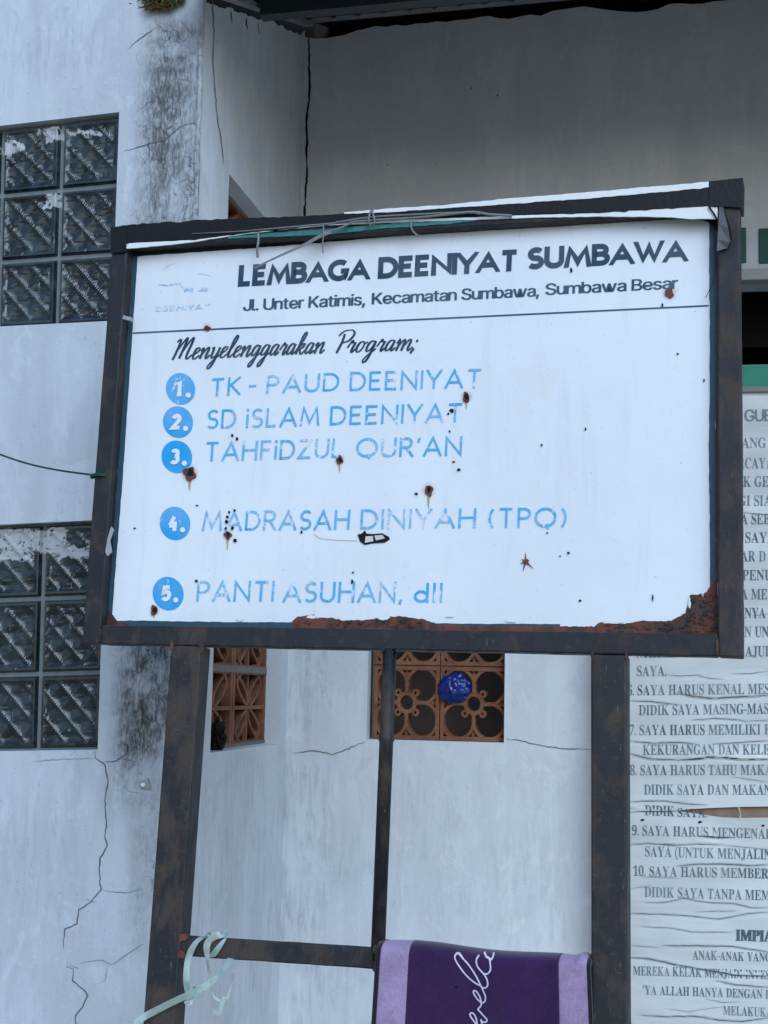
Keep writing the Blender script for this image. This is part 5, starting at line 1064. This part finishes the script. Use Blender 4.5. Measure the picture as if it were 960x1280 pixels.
tpart(mat_piece(-.010, .012, .0072, .010, 3), 'edge_binding', M['edge'], smooth=True); tpart(mat_piece(.992, 1.008, .0072, .010, 3), 'edge_binding', M['edge'], smooth=True)
# looped script: traced as fractions of the mat
def mpx(x, y):      # traced at 9.6 px per photo px
    X, Y = 550 + x / 9.6, 1180 + y / 9.6
    P = S(X, Y, yf - .007); ax = (TR_ - TL); u = (P - TL).dot(ax) / ax.dot(ax); top = lerp(TL, TR_, u); bt = lerp(BL, BR_, u)
    t = (top.z - P.z - .011) / (top.z - bt.z); return u, .045 + .955 * t
STR = [
 [(485, 497), (400, 450), (300, 360), (212, 242), (178, 168), (203, 135), (255, 158), (340, 242), (420, 360), (482, 480), (518, 560), (542, 625), (535, 682), (500, 700), (445, 660), (402, 592), (402, 560), (432, 566), (470, 620), (490, 690), (485, 740), (447, 780)],
 [(447, 780), (500, 840), (556, 900), (552, 932), (512, 935), (485, 910), (500, 960), (520, 1010), (500, 1060), (450, 1030)],
 [(485, 497), (530, 522), (570, 490), (566, 420), (526, 350), (458, 272), (437, 200), (465, 152)],
 [(526, 346), (570, 346), (606, 300), (606, 225), (590, 182), (556, 168), (528, 140), (512, 122)],
 [(590, 182), (615, 190), (631, 160), (620, 124)],
 [(440, 1010), (436, 960), (428, 900), (400, 842), (366, 830), (356, 862), (400, 930), (440, 1000), (450, 1030)]]
mb = MB()
for st in STR:
    P = catmull([(*mpx(x, y), 0) for x, y in st], 8)
    asp = (TR_ - TL).length / (TL - BL).length
    r = ribbon2([(p.x * asp, p.y) for p in P], .0062, False, 1.4); _layer[0] = (_layer[0] + 1) % 5
    mb.grid([[mat_surf(q.x / asp, q.y, .0078 + .0002 * _layer[0]) for q in ab] for ab in r])
tpart(mb, 'looped_lettering', M['script'], None, recalc=False)
# small care mark
mb = MB(); mb.slab([mat_surf(*mpx(x, y), .0082) for x, y in ((185, 490), (225, 500), (215, 540), (180, 525))], (0, .001, 0)); tpart(mb, 'stitch_mark', M['edge'])

# ================================================================ PLASTIC RIBBON
rb = MB()
def rstrip(pts, w):
    """pts: (px, py, y, edge direction in pixels)"""
    C3 = catmull([S(x, y, yy) for x, y, yy in pts], 8); rows = []
    for i, p in enumerate(C3):
        t = (C3[min(i + 1, len(C3) - 1)] - C3[max(i - 1, 0)]).normalized(); tw = .75 * math.sin(i * .16 + w * 900)
        nrm = Vector((math.sin(tw), -math.cos(tw), .0)); s = t.cross(nrm).normalized() * w * .5
        rows.append([p + s, p + nrm * .0003, p - s])
    rb.grid(rows)
rstrip([(168, 1280, -.012), (182, 1270, -.014), (215, 1253, -.014), (243, 1240, -.013), (262, 1229, -.012), (278, 1214, -.008), (288, 1198, .004), (289, 1186, .03)], .0125)
rstrip([(233, 1253, .004), (236, 1250, -.004), (233, 1228, -.010), (234, 1205, -.012), (239, 1188, -.013), (247, 1176, -.012), (256, 1170, -.004), (262, 1167, .018)], .0115)
rstrip([(284, 1166, .020), (276, 1168, -.004), (266, 1172, -.010), (259, 1180, -.014), (259, 1196, -.015), (261, 1212, -.015), (264, 1227, -.014)], .0125)
rstrip([(284, 1166, .020), (283, 1171, -.004), (275, 1182, -.010), (266, 1194, -.008), (262, 1199, .010)], .0105)
rstrip([(264, 1227, -.015), (264, 1236, -.015), (268, 1246, -.013), (276, 1251, -.012), (284, 1247, -.012), (290, 1228, -.012), (293, 1214, -.010)], .0045)
rstrip([(281, 1246, -.013), (277, 1256, -.014), (274, 1266, -.013), (266, 1264, -.012)], .008)
rstrip([(243, 1233, .012), (240, 1246, .004), (236, 1253, -.002), (233, 1250, -.006)], .012)
ro = rb.build('plastic_ribbon', M['ribbon'], None, smooth=True, recalc=False); ro.matrix_world = MR
tag(ro, 'pale green plastic ribbon knotted round the left end of the cross rail', 'ribbon')

# ================================================================ TWINE FROM THE LEFT
q0 = on_y(-70, 533, 3.12); q1 = SROOT + SR @ S(119, 594, -.004)
pts = [q0 + (q1 - q0) * (i / 24) + Vector((0, 0, -.022 * math.sin(math.pi * i / 24))) for i in range(25)]
mb = MB(); mb.tube(pts, .0021, 7)
c = SROOT + SR @ S(128, 596, .018)
loop = []
for i in range(26):
    a = 2 * math.pi * i / 12.5 + math.pi; loop.append(c + SR @ Vector((.0215 * math.cos(a) * 1.02, .0265 * math.sin(a), .006 * i / 26 - .003)))
mb.tube(loop, .0018, 7)
tag(mb.build('twine', M['twine'], None, smooth=True), 'dark green twine stretched across the wall to the left upright of the sign', 'twine')
# where it is tied on the wall
mb = MB(); e = on_y(-70, 533, D1); mb.tube([e + Vector((0, .01, 0)), e + Vector((0, -.16, .004)), e + Vector((0, -.175, .03))], .004, 8)
tag(mb.build('wall_hook', M['zinc'], None, smooth=True), 'small metal hook in the front wall holding the green twine', 'hook')

# ================================================================ THINGS STUCK IN THE VENTS
def crumple(name, c, r, mat, label, cat, seed, sq=(1, 1, 1), amp=.28, sub=4):
    bm = bmesh.new(); bmesh.ops.create_icosphere(bm, subdivisions=sub, radius=1.0)
    for v in bm.verts:
        d = v.co.normalized(); k = 1 + amp * (abs(noise.noise(d * 2.6 + Vector((seed, 0, 0)))) * 1.6 - .4) + amp * .6 * (abs(noise.noise(d * 6 + Vector((0, seed, 0)))) - .3)
        v.co = Vector((d.x * k * r * sq[0], d.y * k * r * sq[1], d.z * k * r * sq[2]))
    me = bpy.data.meshes.new(name); bm.to_mesh(me); bm.free(); me.materials.append(mat)
    o = bpy.data.objects.new(name, me); COL.objects.link(o); o.location = c; tag(o, label, cat); return o
crumple('plastic_bag', on_y(567.5, 861, D2 + .035), .046, M['bag'], 'crumpled blue plastic bag stuffed into an opening of the rear vent', 'plastic bag', 3.1, (1, .7, .95), .22)
pk = on_x(272, 920, XC - .03)  # seat of a dark lump of unknown stuff
crumple('dark_lump', pk, .036, M['black'], 'dark lump wedged in the lower corner of the side vent', 'lump', 8.7, (.5, .9, 1.15), .5)

# ================================================================ WEEDS AT THE TOP OF THE WALL
wd = MB(); wc = on_y(208, -4, D1)
for i in range(900):
    a = random.uniform(-1, 1); t_ = random.uniform(0, 2 * math.pi); rr = random.random() ** .5
    b0 = wc + Vector((.050 * rr * math.cos(t_), -.004 - random.uniform(0, .03) * (1 - rr), .024 * rr * math.sin(t_) + .004))
    d = Vector((random.gauss(0, .8), -random.uniform(.1, .8), random.gauss(-.1, .7))).normalized(); L = random.uniform(.010, .026); wv = random.uniform(.0018, .0042)
    s = d.cross(Vector((random.gauss(0, 1), random.gauss(0, 1), random.gauss(0, 1)))).normalized() * wv
    m1 = b0 + d * L * .5; tip = b0 + d * L + Vector((0, 0, -L * .35)); wd.add([b0 - s * .5, b0 + s * .5, m1 + s, m1 - s, tip], [[0, 1, 2, 3], [3, 2, 4]])
weed = empty('weed_clump', wc); tag(weed, 'tuft of green weeds with brown roots growing out of the top of the stained pillar', 'weeds')
wd.v = [v - wc for v in wd.v]; wd.build('leaves', M['leaf'], weed, recalc=False)
rt_ = MB()
for i in range(130):
    b0 = Vector((random.gauss(-.012, .022), -.010 + random.uniform(-.01, .004), random.uniform(-.036, -.012))); d = Vector((random.gauss(.2, .8), -random.uniform(0, .5), -random.uniform(.1, .6))).normalized(); L = random.uniform(.006, .022)
    rt_.tube([b0, b0 + d * L * .5 + Vector((random.gauss(0, .003), 0, 0)), b0 + d * L], [.0016, .0011, .0005], 4)
rt_.build('roots', M['root'], weed)
